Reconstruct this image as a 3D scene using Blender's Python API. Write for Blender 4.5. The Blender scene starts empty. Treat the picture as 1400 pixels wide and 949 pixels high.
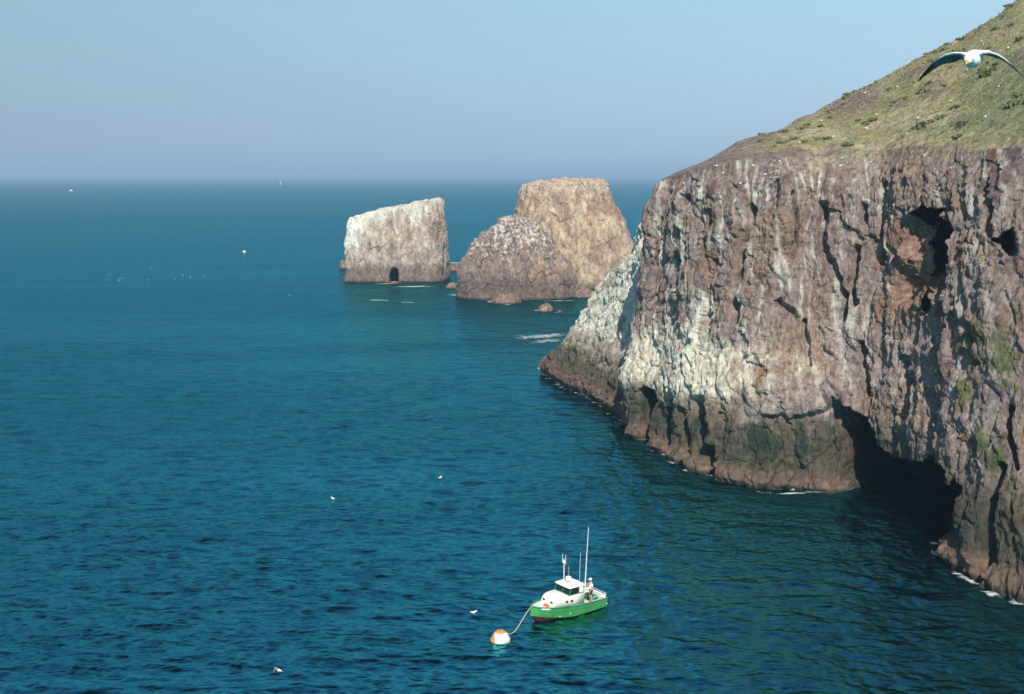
import bpy, bmesh, math, random
import numpy as np
from mathutils import Vector, Matrix

random.seed(7)
rng = np.random.default_rng(7)
R = math.radians
scene = bpy.context.scene
COL = scene.collection

# ------------------------------------------------------------------ camera
F = 1400 * 40 / 36.0
H = 30.0
PITCH = math.atan((474.5 - 239.5) / F)
cam_d = bpy.data.cameras.new('camera'); cam_d.lens = 40; cam_d.sensor_width = 36
cam_d.clip_start = 0.2; cam_d.clip_end = 90000
cam = bpy.data.objects.new('camera', cam_d); COL.objects.link(cam)
cam.location = (0, 0, H); cam.rotation_euler = (R(90) - PITCH, 0, 0)
scene.camera = cam
SP, CP = math.sin(PITCH), math.cos(PITCH)

def ray(px, py):
    dx = (px - 700) / F; dy = -(py - 474.5) / F
    return np.array([dx, CP + dy * SP, -SP + dy * CP])
def at(px, py, Y):
    d = ray(px, py); return np.array([0, 0, H]) + d * (Y / d[1])
def onz(px, py, z=0.0):
    d = ray(px, py); return np.array([0, 0, H]) + d * ((z - H) / d[2])
def proj(P):
    P = np.asarray(P, float); x = P[..., 0]; y = P[..., 1]; z = P[..., 2] - H
    dep = y * CP - z * SP; up = y * SP + z * CP
    dep = np.where(dep < 1, 1, dep)
    return 700 + F * x / dep, 474.5 - F * up / dep

# ------------------------------------------------------------------ noise
_perm = rng.permutation(256); _perm = np.concatenate([_perm, _perm, _perm])
_g = rng.normal(size=(256, 3)); _g /= np.linalg.norm(_g, axis=1)[:, None]
_r3 = rng.random((256, 3))
def _h(i, j, k):
    return _perm[_perm[_perm[i & 255] + (j & 255)] + (k & 255)]
def perlin(P):
    P = np.asarray(P, float); I = np.floor(P).astype(int); f = P - I
    u = f * f * f * (f * (f * 6 - 15) + 10)
    out = 0
    for a in (0, 1):
        for b in (0, 1):
            for c in (0, 1):
                g = _g[_h(I[:, 0] + a, I[:, 1] + b, I[:, 2] + c)]
                d = g[:, 0] * (f[:, 0] - a) + g[:, 1] * (f[:, 1] - b) + g[:, 2] * (f[:, 2] - c)
                w = (u[:, 0] if a else 1 - u[:, 0]) * (u[:, 1] if b else 1 - u[:, 1]) * (u[:, 2] if c else 1 - u[:, 2])
                out = out + w * d
    return out * 1.6
def fbm(P, o=4, gain=.5):
    P = np.asarray(P, float); s = 0; a = 1; t = 0
    for k in range(o):
        s = s + a * perlin(P * (2.03 ** k) + 17.3 * k); t += a; a *= gain
    return s / t
def ridged(P, o=3):
    P = np.asarray(P, float); s = 0; a = 1; t = 0
    for k in range(o):
        s = s + a * (1 - 2 * np.abs(perlin(P * (2.1 ** k) + 31.7 * k))); t += a; a *= .5
    return s / t
def worley(P):
    P = np.asarray(P, float); I = np.floor(P).astype(int); f = P - I
    F1 = np.full(len(P), 9.); F2 = np.full(len(P), 9.); cid = np.zeros(len(P), int)
    for a in (-1, 0, 1):
        for b in (-1, 0, 1):
            for c in (-1, 0, 1):
                h = _h(I[:, 0] + a, I[:, 1] + b, I[:, 2] + c)
                q = _r3[h] + np.array([a, b, c]) - f
                d = np.sqrt((q * q).sum(1))
                nw = d < F1
                F2 = np.where(nw, F1, np.minimum(F2, d)); cid = np.where(nw, h, cid); F1 = np.where(nw, d, F1)
    return F1, F2, _r3[cid, 0]
def sstep(a, b, x):
    t = np.clip((x - a) / (b - a), 0, 1); return t * t * (3 - 2 * t)
def poly_sd(px, py, poly):
    """signed distance, positive inside"""
    poly = np.asarray(poly, float); n = len(poly)
    d2 = np.full(px.shape, 1e18); ins = np.zeros(px.shape, bool)
    for i in range(n):
        x0, y0 = poly[i]; x1, y1 = poly[(i + 1) % n]
        ex, ey = x1 - x0, y1 - y0
        t = np.clip(((px - x0) * ex + (py - y0) * ey) / (ex * ex + ey * ey + 1e-9), 0, 1)
        d2 = np.minimum(d2, (px - x0 - t * ex) ** 2 + (py - y0 - t * ey) ** 2)
        c = ((y0 > py) != (y1 > py)) & (px < (x1 - x0) * (py - y0) / (y1 - y0 + 1e-12) + x0)
        ins ^= c
    d = np.sqrt(d2); return np.where(ins, d, -d)
def line_d(px, py, pts):
    d2 = np.full(px.shape, 1e18)
    for (x0, y0), (x1, y1) in zip(pts[:-1], pts[1:]):
        ex, ey = x1 - x0, y1 - y0
        t = np.clip(((px - x0) * ex + (py - y0) * ey) / (ex * ex + ey * ey + 1e-9), 0, 1)
        d2 = np.minimum(d2, (px - x0 - t * ex) ** 2 + (py - y0 - t * ey) ** 2)
    return np.sqrt(d2)
def mixc(c, k, m):
    m = np.clip(m, 0, 1)[:, None]; return c * (1 - m) + np.asarray(k) * m

# ------------------------------------------------------------------ mesh helpers
def np_mesh(name, V, Q, col=None, smooth=True, mat=None):
    me = bpy.data.meshes.new(name)
    V = np.ascontiguousarray(V, dtype=np.float32).reshape(-1, 3); Q = np.ascontiguousarray(Q, dtype=np.int32)
    k = Q.shape[1]
    me.vertices.add(len(V)); me.vertices.foreach_set('co', V.ravel())
    me.loops.add(Q.size); me.loops.foreach_set('vertex_index', Q.ravel())
    me.polygons.add(len(Q)); me.polygons.foreach_set('loop_start', np.arange(0, Q.size, k, dtype=np.int32))
    me.polygons.foreach_set('use_smooth', np.full(len(Q), smooth, dtype=bool))
    me.update(calc_edges=True); me.validate()
    if col is not None:
        a = me.color_attributes.new('col', 'FLOAT_COLOR', 'POINT')
        c = np.ones((len(V), 4), np.float32); c[:, :col.shape[1]] = col; a.data.foreach_set('color', c.ravel())
    if mat: me.materials.append(mat)
    return me
def grid_quads(nu, nv, closed=False, flip=False):
    i = np.arange(nu if closed else nu - 1); j = np.arange(nv - 1)
    I, J = np.meshgrid(i, j, indexing='ij'); I2 = (I + 1) % nu
    q = np.stack([I * nv + J, I2 * nv + J, I2 * nv + J + 1, I * nv + J + 1], -1).reshape(-1, 4)
    return q[:, ::-1] if flip else q
def link(name, me, parent=None):
    o = bpy.data.objects.new(name, me); COL.objects.link(o)
    if parent is not None: o.parent = parent
    return o
def tag(o, label=None, cat=None, group=None, kind=None):
    if label: o['label'] = label
    if cat: o['category'] = cat
    if group: o['group'] = group
    if kind: o['kind'] = kind
    return o
def empty(name, loc, rz=0):
    o = bpy.data.objects.new(name, None); COL.objects.link(o); o.location = [float(a) for a in loc]; o.rotation_euler = (0, 0, rz)
    o.empty_display_size = .2
    return o
def grid_normals(G, closed=False):
    if closed:
        du = np.roll(G, -1, 0) - np.roll(G, 1, 0)
    else:
        du = np.gradient(G, axis=0)
    dv = np.gradient(G, axis=1)
    n = np.cross(du, dv); n /= np.linalg.norm(n, axis=2)[..., None] + 1e-9
    return n
def catmull(pts, ts):
    pts = np.asarray(pts, float); n = len(pts); ts = np.clip(ts, 0, n - 1 - 1e-6)
    i = np.floor(ts).astype(int); t = (ts - i)[:, None]
    p0 = pts[np.clip(i - 1, 0, n - 1)]; p1 = pts[i]; p2 = pts[np.clip(i + 1, 0, n - 1)]; p3 = pts[np.clip(i + 2, 0, n - 1)]
    return .5 * (2 * p1 + (p2 - p0) * t + (2 * p0 - 5 * p1 + 4 * p2 - p3) * t ** 2 + (3 * p1 - p0 - 3 * p2 + p3) * t ** 3)

# ------------------------------------------------------------------ materials
def new_mat(name):
    m = bpy.data.materials.new(name); m.use_nodes = True
    nt = m.node_tree; b = nt.nodes['Principled BSDF']
    return m, nt, b
def N(nt, typ, **kw):
    n = nt.nodes.new(typ)
    for k, v in kw.items():
        if k.startswith('i_'): n.inputs[k[2:].replace('_', ' ')].default_value = v
        else: setattr(n, k, v)
    return n
def simple(name, col, rough=.5, metal=0, var=.12, vscale=3.0, bump=0.0, bscale=20., spec=.5):
    m, nt, b = new_mat(name)
    tc = N(nt, 'ShaderNodeTexCoord')
    ns = N(nt, 'ShaderNodeTexNoise', i_Scale=vscale, i_Detail=6.0)
    nt.links.new(tc.outputs['Object'], ns.inputs['Vector'])
    mx = N(nt, 'ShaderNodeMix', data_type='RGBA')
    mx.inputs['A'].default_value = [c * (1 - var) for c in col] + [1]
    mx.inputs['B'].default_value = [min(1, c * (1 + var)) for c in col] + [1]
    nt.links.new(ns.outputs['Fac'], mx.inputs['Factor'])
    nt.links.new(mx.outputs['Result'], b.inputs['Base Color'])
    b.inputs['Roughness'].default_value = rough; b.inputs['Metallic'].default_value = metal
    b.inputs['Specular IOR Level'].default_value = spec
    if bump:
        n2 = N(nt, 'ShaderNodeTexNoise', i_Scale=bscale, i_Detail=5.0)
        nt.links.new(tc.outputs['Object'], n2.inputs['Vector'])
        bp = N(nt, 'ShaderNodeBump', i_Strength=bump, i_Distance=.02)
        nt.links.new(n2.outputs['Fac'], bp.inputs['Height']); nt.links.new(bp.outputs['Normal'], b.inputs['Normal'])
    return m
def rock_mat(name, bump=.8, fine=2.2, speck=.5, veg=False):
    m, nt, b = new_mat(name)
    at_ = N(nt, 'ShaderNodeAttribute', attribute_name='col')
    tc = N(nt, 'ShaderNodeTexCoord'); gp = tc.outputs['Object']
    mp = N(nt, 'ShaderNodeMapping'); mp.inputs['Scale'].default_value = (1, 1, .36)
    nt.links.new(gp, mp.inputs['Vector'])
    n1 = N(nt, 'ShaderNodeTexNoise', i_Scale=fine, i_Detail=9.0, i_Roughness=.68)
    nt.links.new(mp.outputs['Vector'], n1.inputs['Vector'])
    rp = N(nt, 'ShaderNodeMapRange'); rp.inputs['From Min'].default_value = .3; rp.inputs['From Max'].default_value = .7
    rp.inputs['To Min'].default_value = .45; rp.inputs['To Max'].default_value = 1.5
    nt.links.new(n1.outputs['Fac'], rp.inputs['Value'])
    mul = N(nt, 'ShaderNodeMix', data_type='RGBA', blend_type='MULTIPLY'); mul.inputs['Factor'].default_value = 1
    nt.links.new(at_.outputs['Color'], mul.inputs['A']); nt.links.new(rp.outputs['Result'], mul.inputs['B'])
    # pale lichen and droppings: ragged specks gathered in drifts; dark pits
    n3 = N(nt, 'ShaderNodeTexNoise', i_Scale=.32, i_Detail=4.0); nt.links.new(mp.outputs['Vector'], n3.inputs['Vector'])
    n4 = N(nt, 'ShaderNodeTexNoise', i_Scale=3.6, i_Detail=5.0, i_Roughness=.65); nt.links.new(gp, n4.inputs['Vector'])
    sm_ = N(nt, 'ShaderNodeMath', operation='MULTIPLY_ADD'); sm_.inputs[1].default_value = .55; nt.links.new(n3.outputs['Fac'], sm_.inputs[0]); nt.links.new(n4.outputs['Fac'], sm_.inputs[2])
    m2 = N(nt, 'ShaderNodeMapRange'); m2.inputs['From Min'].default_value = .86; m2.inputs['From Max'].default_value = .95
    m2.inputs['To Max'].default_value = speck
    nt.links.new(sm_.outputs[0], m2.inputs['Value'])
    mx0 = N(nt, 'ShaderNodeMix', data_type='RGBA'); mx0.inputs['B'].default_value = (.58, .55, .49, 1)
    am = N(nt, 'ShaderNodeMath', operation='MULTIPLY'); nt.links.new(m2.outputs['Result'], am.inputs[0]); nt.links.new(at_.outputs['Alpha'], am.inputs[1])
    nt.links.new(am.outputs[0], mx0.inputs['Factor']); nt.links.new(mul.outputs['Result'], mx0.inputs['A'])
    n5 = N(nt, 'ShaderNodeTexNoise', i_Scale=1.9, i_Detail=7.0, i_Roughness=.7); nt.links.new(mp.outputs['Vector'], n5.inputs['Vector'])
    m5 = N(nt, 'ShaderNodeMapRange'); m5.inputs['From Min'].default_value = .42; m5.inputs['From Max'].default_value = .33; m5.inputs['To Max'].default_value = .4
    nt.links.new(n5.outputs['Fac'], m5.inputs['Value'])
    mx = N(nt, 'ShaderNodeMix', data_type='RGBA'); mx.inputs['B'].default_value = (.07, .055, .05, 1)
    nt.links.new(m5.outputs['Result'], mx.inputs['Factor']); nt.links.new(mx0.outputs['Result'], mx.inputs['A'])
    nt.links.new(mx.outputs['Result'], b.inputs['Base Color'])
    b.inputs['Roughness'].default_value = .95; b.inputs['Specular IOR Level'].default_value = .15
    n2 = N(nt, 'ShaderNodeTexNoise', i_Scale=1.6, i_Detail=10.0, i_Roughness=.7)
    nt.links.new(mp.outputs['Vector'], n2.inputs['Vector'])
    vo = N(nt, 'ShaderNodeTexVoronoi', i_Scale=1.3); vo.feature = 'DISTANCE_TO_EDGE'
    ad = N(nt, 'ShaderNodeVectorMath', operation='MULTIPLY_ADD'); ad.inputs[1].default_value = (.5, .5, .5); nt.links.new(n2.outputs['Color'], ad.inputs[0]); nt.links.new(mp.outputs['Vector'], ad.inputs[2]); nt.links.new(ad.outputs[0], vo.inputs['Vector'])
    vr = N(nt, 'ShaderNodeMapRange'); vr.inputs['From Max'].default_value = .12; vr.inputs['To Max'].default_value = .06; nt.links.new(vo.outputs['Distance'], vr.inputs['Value'])
    hs = N(nt, 'ShaderNodeMath', operation='ADD'); nt.links.new(n2.outputs['Fac'], hs.inputs[0]); nt.links.new(vr.outputs['Result'], hs.inputs[1])
    bp = N(nt, 'ShaderNodeBump', i_Strength=bump, i_Distance=1.0)
    nt.links.new(hs.outputs[0], bp.inputs['Height']); nt.links.new(bp.outputs['Normal'], b.inputs['Normal'])
    return m

# ------------------------------------------------------------------ light
SUN_EL, SUN_AZ = R(40), R(3.2)          # azimuth: degrees to the right of straight behind the camera
world = bpy.data.worlds.new('World'); scene.world = world; world.use_nodes = True
wn = world.node_tree; bg = wn.nodes['Background']
sky = wn.nodes.new('ShaderNodeTexSky'); sky.sky_type = 'NISHITA'; sky.sun_disc = False
S = Vector((math.sin(SUN_AZ) * math.cos(SUN_EL), -math.cos(SUN_AZ) * math.cos(SUN_EL), math.sin(SUN_EL)))
sky.sun_elevation = SUN_EL; sky.sun_rotation = math.atan2(S.x, S.y)
sky.altitude = 0; sky.air_density = 1.0; sky.dust_density = .6; sky.ozone_density = 2.5
bg.inputs['Strength'].default_value = .085
EXPO = 0.5
# sea haze low over the horizon, thinning into the clear sky above it; a little brighter towards the east
tcw = wn.nodes.new('ShaderNodeTexCoord'); spw = wn.nodes.new('ShaderNodeSeparateXYZ'); wn.links.new(tcw.outputs['Generated'], spw.inputs[0])
rampw = wn.nodes.new('ShaderNodeValToRGB'); kk = 1 / (.085 * 2 ** EXPO)
els = [(0.0, (.39, .53, .68)), (.045, (.41, .57, .72)), (.10, (.415, .62, .77)), (.19, (.39, .66, .81)), (.34, (.25, .50, .68))]
cr_ = rampw.color_ramp
while len(cr_.elements) < len(els): cr_.elements.new(.5)
for e_, (p_, c_) in zip(cr_.elements, els): e_.position = p_; e_.color = (*[q_ for q_ in c_], 1)
wn.links.new(spw.outputs['Z'], rampw.inputs['Fac'])
lr_ = wn.nodes.new('ShaderNodeMapRange'); lr_.inputs['From Min'].default_value = -.45; lr_.inputs['From Max'].default_value = .35; lr_.inputs['To Min'].default_value = .81 * kk; lr_.inputs['To Max'].default_value = 1.11 * kk
wn.links.new(spw.outputs['X'], lr_.inputs['Value'])
vm = wn.nodes.new('ShaderNodeVectorMath'); vm.operation = 'SCALE'; wn.links.new(rampw.outputs['Color'], vm.inputs[0]); wn.links.new(lr_.outputs['Result'], vm.inputs['Scale'])
up_ = wn.nodes.new('ShaderNodeMapRange'); up_.interpolation_type = 'SMOOTHSTEP'; up_.inputs['From Min'].default_value = .22; up_.inputs['From Max'].default_value = .6; wn.links.new(spw.outputs['Z'], up_.inputs['Value'])
mxw = wn.nodes.new('ShaderNodeMix'); mxw.data_type = 'RGBA'; wn.links.new(up_.outputs['Result'], mxw.inputs['Factor']); wn.links.new(vm.outputs[0], mxw.inputs['A']); wn.links.new(sky.outputs['Color'], mxw.inputs['B'])
wn.links.new(mxw.outputs['Result'], bg.inputs['Color'])
sd = bpy.data.lights.new('sun', 'SUN'); sd.energy = 4.0; sd.angle = R(.5); sd.color = (1, .93, .82)
so = bpy.data.objects.new('sun', sd); COL.objects.link(so)
so.rotation_euler = (-S).to_track_quat('-Z', 'Y').to_euler(); so.location = (0, -200, 200)
scene.view_settings.view_transform = 'Standard'; scene.view_settings.look = 'None'
scene.view_settings.exposure = EXPO; scene.view_settings.gamma = 1
scene.cycles.max_bounces = 6; scene.cycles.transparent_max_bounces = 12
scene.cycles.use_denoising = True

# ------------------------------------------------------------------ sea
NW = 100
_lam = np.exp(rng.uniform(np.log(.6), np.log(4.5), NW)); _dir = R(-100) + rng.normal(0, R(38), NW)
_ph = rng.uniform(0, 2 * math.pi, NW); _k = 2 * math.pi / _lam
_amp = .0061 * _lam ** .7 * np.exp(-(np.maximum(_lam - 2.4, 0) / 2.0) ** 2) * np.cos(_dir + R(100)) ** 2
def sea_z(x, y, dr=.3):
    z = np.zeros_like(x)
    gust = np.clip(.95 + .3 * fbm(np.stack([x / 24, y / 34, 0 * x], -1), 3), .45, 1.6)
    for l, a, k, d, p in zip(_lam, _amp, _k, _dir, _ph):
        w = np.clip(l / (2.6 * dr) - 1, 0, 1)
        ph = k * (x * math.cos(d) + y * math.sin(d)) + p
        s = np.sin(ph)
        z += w * a * (s + .28 * (s * s - .5))
    return z * gust
def make_sea():
    th = np.concatenate([np.arange(-27.5, 27.5, .085), np.arange(27.5, 332.5, 3.0)]); nt_ = len(th); th = R(1) * th
    r = [2., 8, 16, 26, 36, 44]
    while r[-1] < 460: r.append(r[-1] * (1.0019 + .0018 * min(1, max(0, (r[-1] - 90) / 230))))
    while r[-1] < 1500: r.append(r[-1] * 1.012)
    while r[-1] < 26000: r.append(r[-1] * 1.06)
    r = np.array(r); dr = np.gradient(r)
    TH, RR = np.meshgrid(th, r, indexing='ij'); DR = np.broadcast_to(dr, RR.shape)
    x = RR * np.sin(TH); y = RR * np.cos(TH)
    z = np.zeros_like(x); m = RR < 460
    inner = np.abs(np.where(TH > math.pi, TH - 2 * math.pi, TH)) < R(27.6)
    mm = m & inner
    z[mm] = sea_z(x[mm], y[mm], DR[mm])
    z *= sstep(36, 46, RR) * sstep(460, 240, RR)
    V = np.stack([x, y, z], -1)
    me = np_mesh('sea', V, grid_quads(nt_, len(r), closed=True, flip=True))
    m_, nt, b = new_mat('sea_water')
    tc = N(nt, 'ShaderNodeTexCoord'); P = tc.outputs['Object']
    def noise(scale, sc=(1, 1, 1), det=5., rough=.6, rot=0):
        mp = N(nt, 'ShaderNodeMapping'); mp.inputs['Scale'].default_value = sc; mp.inputs['Rotation'].default_value = (0, 0, R(rot))
        nt.links.new(P, mp.inputs['Vector'])
        n = N(nt, 'ShaderNodeTexNoise', i_Scale=scale, i_Detail=det, i_Roughness=rough); n.noise_dimensions = '2D'
        nt.links.new(mp.outputs['Vector'], n.inputs['Vector']); return n.outputs['Fac']
    def math_(op, a, b_=None):
        n = N(nt, 'ShaderNodeMath', operation=op)
        for i, v in enumerate((a, b_)):
            if v is None: continue
            if isinstance(v, (int, float)): n.inputs[i].default_value = v
            else: nt.links.new(v, n.inputs[i])
        return n.outputs[0]
    def rng_(v, a, b_, c, d):
        n = N(nt, 'ShaderNodeMapRange'); n.interpolation_type = 'SMOOTHSTEP'
        for k, q in zip(('From Min', 'From Max', 'To Min', 'To Max'), (a, b_, c, d)): n.inputs[k].default_value = q
        nt.links.new(v, n.inputs['Value']); return n.outputs['Result']
    # slicks and wind lanes: long soft bands of calmer water
    lane = noise(.016, (.3, 1, 1), 8., .66, 8)
    calm = rng_(lane, .40, .62, 1.12, .5)
    h0 = math_('MULTIPLY', noise(.27, (1, .6, 1), 3., .55, -4), 2.8)
    h = math_('ADD', math_('MULTIPLY', noise(.55, (.6, 1, 1), 3., .5, 6), .8),
              math_('ADD', math_('MULTIPLY', noise(1.4, (.6, 1, 1), 4., .55, -8), .42), math_('MULTIPLY', noise(3.0, (.7, 1, 1), 4., .6, 12), .13)))
    h = math_('MULTIPLY', math_('ADD', h, h0), calm)
    bp = N(nt, 'ShaderNodeBump', i_Strength=1.0, i_Distance=.32)
    nt.links.new(h, bp.inputs['Height'])
    big = noise(.012, (.5, 1, 1), 3., .5, 0)
    mx = N(nt, 'ShaderNodeMix', data_type='RGBA')
    mx.inputs['A'].default_value = (.0, .0035, .0045, 1); mx.inputs['B'].default_value = (.0, .006, .008, 1)
    nt.links.new(big, mx.inputs['Factor'])
    df = N(nt, 'ShaderNodeBsdfDiffuse'); nt.links.new(mx.outputs['Result'], df.inputs['Color']); nt.links.new(bp.outputs['Normal'], df.inputs['Normal'])
    gl = N(nt, 'ShaderNodeBsdfAnisotropic'); gl.inputs['Roughness'].default_value = .13; nt.links.new(bp.outputs['Normal'], gl.inputs['Normal'])
    fr = N(nt, 'ShaderNodeFresnel'); fr.inputs['IOR'].default_value = 1.34; nt.links.new(bp.outputs['Normal'], fr.inputs['Normal'])
    cr = N(nt, 'ShaderNodeValToRGB'); e_ = cr.color_ramp.elements
    e_[0].position = .06; e_[0].color = (.002, .16, .145, 1); e_[1].position = .62; e_[1].color = (.13, .84, .98, 1)
    e2 = e_.new(.38); e2.color = (.004, .52, .54, 1); e3 = e_.new(.19); e3.color = (.002, .17, .145, 1)
    nt.links.new(fr.outputs[0], cr.inputs['Fac']); nt.links.new(cr.outputs['Color'], gl.inputs['Color'])
    ms = N(nt, 'ShaderNodeMixShader'); fm = N(nt, 'ShaderNodeMath', operation='MULTIPLY'); fm.inputs[1].default_value = .41; fp = N(nt, 'ShaderNodeMath', operation='POWER'); fp.inputs[1].default_value = 1.38; nt.links.new(fr.outputs[0], fp.inputs[0]); nt.links.new(fp.outputs[0], fm.inputs[0]); nt.links.new(fm.outputs[0], ms.inputs[0]); nt.links.new(df.outputs[0], ms.inputs[1]); nt.links.new(gl.outputs[0], ms.inputs[2])
    nt.links.new(ms.outputs[0], nt.nodes['Material Output'].inputs['Surface']); nt.nodes.remove(b)
    me.materials.append(m_)
    o = link('sea', me); tag(o, 'deep teal blue open sea with small wind waves', 'sea', kind='structure')
make_sea()

# ------------------------------------------------------------------ headland: cliff and hillside
M_CLIFF = rock_mat('cliff_rock', .75, 1.9, .55)
M_WHITE = rock_mat('guano_rock', 1.0, 1.6, .3)
M_STACK = rock_mat('stack_rock', .45, .9, .3)
M_HILL = rock_mat('hill_turf', .7, 1.5, .25)

ctrl = [  # base (world xy) , top (world xyz), skyline (world xyz)
]
def hid(bx, by, tx, ty, tz, sx, sy, sz): ctrl.append(((bx, by, 0), (tx, ty, tz), (sx, sy, sz)))
def vis(bpx, bpy_, tpx, tpy, dy, spx, spy, sdy):
    b = onz(bpx, bpy_); t = at(tpx, tpy, b[1] + dy); s = at(spx, spy, b[1] + dy + sdy); ctrl.append((b, t, s))
hid(75, 215, 74, 212, 26, 76, 205, 34)
hid(42, 178, 44, 180, 27, 60, 185, 34)
hid(24, 160, 30, 165, 28, 40, 172, 30)
hid(17.2, 143, 21.5, 147.5, 28.2, 25, 152, 28.6)
vis(853, 588, 899, 256, 5, 908, 246, 4)
vis(868, 597, 903, 249, 6.5, 921, 239, 7)
vis(889, 602, 921, 243, 8, 945, 231, 11)
vis(919, 624, 950, 233, 10, 977, 222, 16)
vis(975, 650, 1004, 221, 12, 1012, 197, 26)
vis(1040, 668, 1060, 217, 14, 1062, 183, 34)
vis(1100, 672, 1110, 215, 15, 1118, 154, 42)
vis(1160, 682, 1165, 210, 16, 1172, 124, 46)
vis(1210, 692, 1215, 205, 16, 1222, 98, 48)
vis(1255, 722, 1262, 200, 17, 1270, 74, 50)
vis(1281, 746, 1298, 206, 18, 1308, 56, 52)
vis(1308, 774, 1332, 207, 19.5, 1342, 34, 52)
vis(1350, 802, 1376, 203, 20, 1388, 8, 52)
vis(1400, 816, 1425, 199, 19, 1450, -26, 52)
vis(1480, 850, 1500, 198, 16, 1530, -60, 52)
vis(1600, 925, 1600, 196, 14, 1640, -90, 50)
hid(38, 44, 47, 48, 33, 75, 70, 50)
hid(40, 27, 50, 30, 34, 80, 35, 52)
hid(46, 8, 57, 8, 34, 82, 5, 50)
hid(62, -10, 70, -12, 33, 84, -30, 46)
hid(90, -30, 92, -34, 32, 100, -50, 40)
cb = [c[0] for c in ctrl]; ct = [c[1] for c in ctrl]; cs = [c[2] for c in ctrl]
# column parameter with even spacing along the base, dense where it is seen
tt = np.linspace(0, len(ctrl) - 1, 4000)
bb = catmull(cb, tt); tp = catmull(ct, tt)
mid = .5 * (bb + tp); seg = np.linalg.norm(np.diff(mid, axis=0), axis=1)
dens = np.ones(3999); tm = .5 * (tt[1:] + tt[:-1]); dens[(tm < 2.6)] = .2; dens[tm > 19.3] = .25
acc = np.concatenate([[0], np.cumsum(seg * dens)]); NU = 1050; NV = 290
tc_ = np.interp(np.linspace(0, acc[-1], NU), acc, tt)
Bc = catmull(cb, tc_); Tc = catmull(ct, tc_); Sc = catmull(cs, tc_)
arc = np.concatenate([[0], np.cumsum(np.linalg.norm(np.diff(.5 * (Bc + Tc), axis=0)[:, :2], axis=1))])
v = np.linspace(0, 1, NV)
prof = np.interp(v, [0, .05, .08, .16, .28, .40, .55, .80, .93, 1], [0, .01, .07, .12, .20, .40, .52, .72, .86, 1])
k_ = np.ones(9) / 9; prof = np.convolve(np.pad(prof, 4, mode='edge'), k_, mode='valid')
prof[0] = 0; prof[-1] = 1
zb = -1.2
G = np.zeros((NU, NV, 3))
G[..., :2] = Bc[:, None, :2] + (Tc - Bc)[:, None, :2] * prof[None, :, None]
G[..., 2] = zb + (Tc[:, None, 2] - zb) * v[None, :]
nrm = grid_normals(G)
if nrm[NU // 2, NV // 2, 0] > 0: nrm = -nrm
# horizontal-ish outward direction
nh = nrm.copy(); nh[..., 2] *= .35; nh /= np.linalg.norm(nh, axis=2)[..., None]
PX, PY = proj(G)
px = PX.ravel(); py = PY.ravel(); P = G.reshape(-1, 3)
s = np.repeat(arc, NV); z = P[:, 2]; vv = np.tile(v, NU)
# domain warp so that the ribs lean and wander
wx = fbm(np.stack([s / 9, z / 9, 0 * s + 3], -1), 3) * 2.0
lean = s + z * .10 + wx
rib = ridged(np.stack([lean / 7.5, z / 42, 0 * s], -1), 3)
rib2 = ridged(np.stack([lean / 2.4, z / 13, 0 * s + 9], -1), 3)
f3 = fbm(P / 3.2 + 5, 4)
f4 = fbm(P * np.array([1, 1, .5]) / .95 + 2, 3)
F1, F2, cid = worley(np.stack([lean / 1.5, z / 3.4, .3 * P[:, 1]], -1))
blk = (cid - .5)
top_f = sstep(1.0, .90, vv)
low_f = sstep(0.02, .10, vv)
f5 = fbm(P * np.array([1, 1, .6]) / .42 + 12, 2)
G1, G2_, gid = worley(np.stack([lean / 4.2 + .4 * f3, z / 7.5 + .3 * f3, .1 * P[:, 1]], -1))
D = (rib * .55 + rib2 * .14 + f3 * .6 + f4 * .16 + blk * .30 + (gid - .5) * .6 + np.clip(F2 - F1, 0, .2) * .8 + np.clip(G2_ - G1, 0, .12) * 1.6 + f5 * .10 + .30 * ridged(np.stack([lean / 1.3 + .4 * f3, z / 4.5, .3 * P[:, 1]], -1), 3) - .22 * ridged(P / np.array([2.2, 2.2, 1.1]) + 33, 3))
D = D * (.25 + .75 * top_f)
whiteband = poly_sd(px + 14 * f3, py + 18 * f3, [(846, 465), (905, 445), (960, 452), (1010, 470), (1080, 480), (1180, 520), (1120, 520), (1045, 535), (960, 545), (905, 545), (850, 540)])
wb = sstep(-12, 14, whiteband)
D += ridged(P / 1.3 + 40, 3) * .16 * wb
# waterline ledge
ledge = sstep(.035, .055, vv) * sstep(.085, .06, vv)
D += ledge * (.35 + .9 * fbm(np.stack([s / 2.2, z * 0, 0 * s + 7], -1), 3)) + (1 - low_f) * .2
# caves, alcoves and cracks (depth in metres, edges in design coordinates)
fj = fbm(P / 1.9 + 71, 4)
jx = px + 6 * f4 + 5 * f3 + 12 * fj; jy = py + 7 * f4 + 5 * f3 + 12 * fbm(P / 1.9 + 171, 4)
def recess(poly, depth, soft):
    return depth * sstep(-soft * .25, soft, poly_sd(jx, jy, poly))
IN = np.zeros_like(s)
# sea cave with its long overhang
cave = [(1040, 566), (1075, 562), (1110, 562), (1146, 547), (1165, 557), (1184, 573), (1203, 592), (1211, 612), (1226, 622), (1246, 629), (1270, 631), (1290, 622), (1296, 640), (1300, 665), (1308, 668), (1316, 655), (1322, 680), (1304, 735), (1296, 775), (1290, 830), (1040, 830)]
dd = poly_sd(jx, jy, cave)
IN += sstep(-1, 7, dd) * (1.0 + 3 * sstep(1110, 1230, jx))
DG = sstep(-1, 8, dd) * 13 * sstep(1130, 1225, jx)
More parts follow.
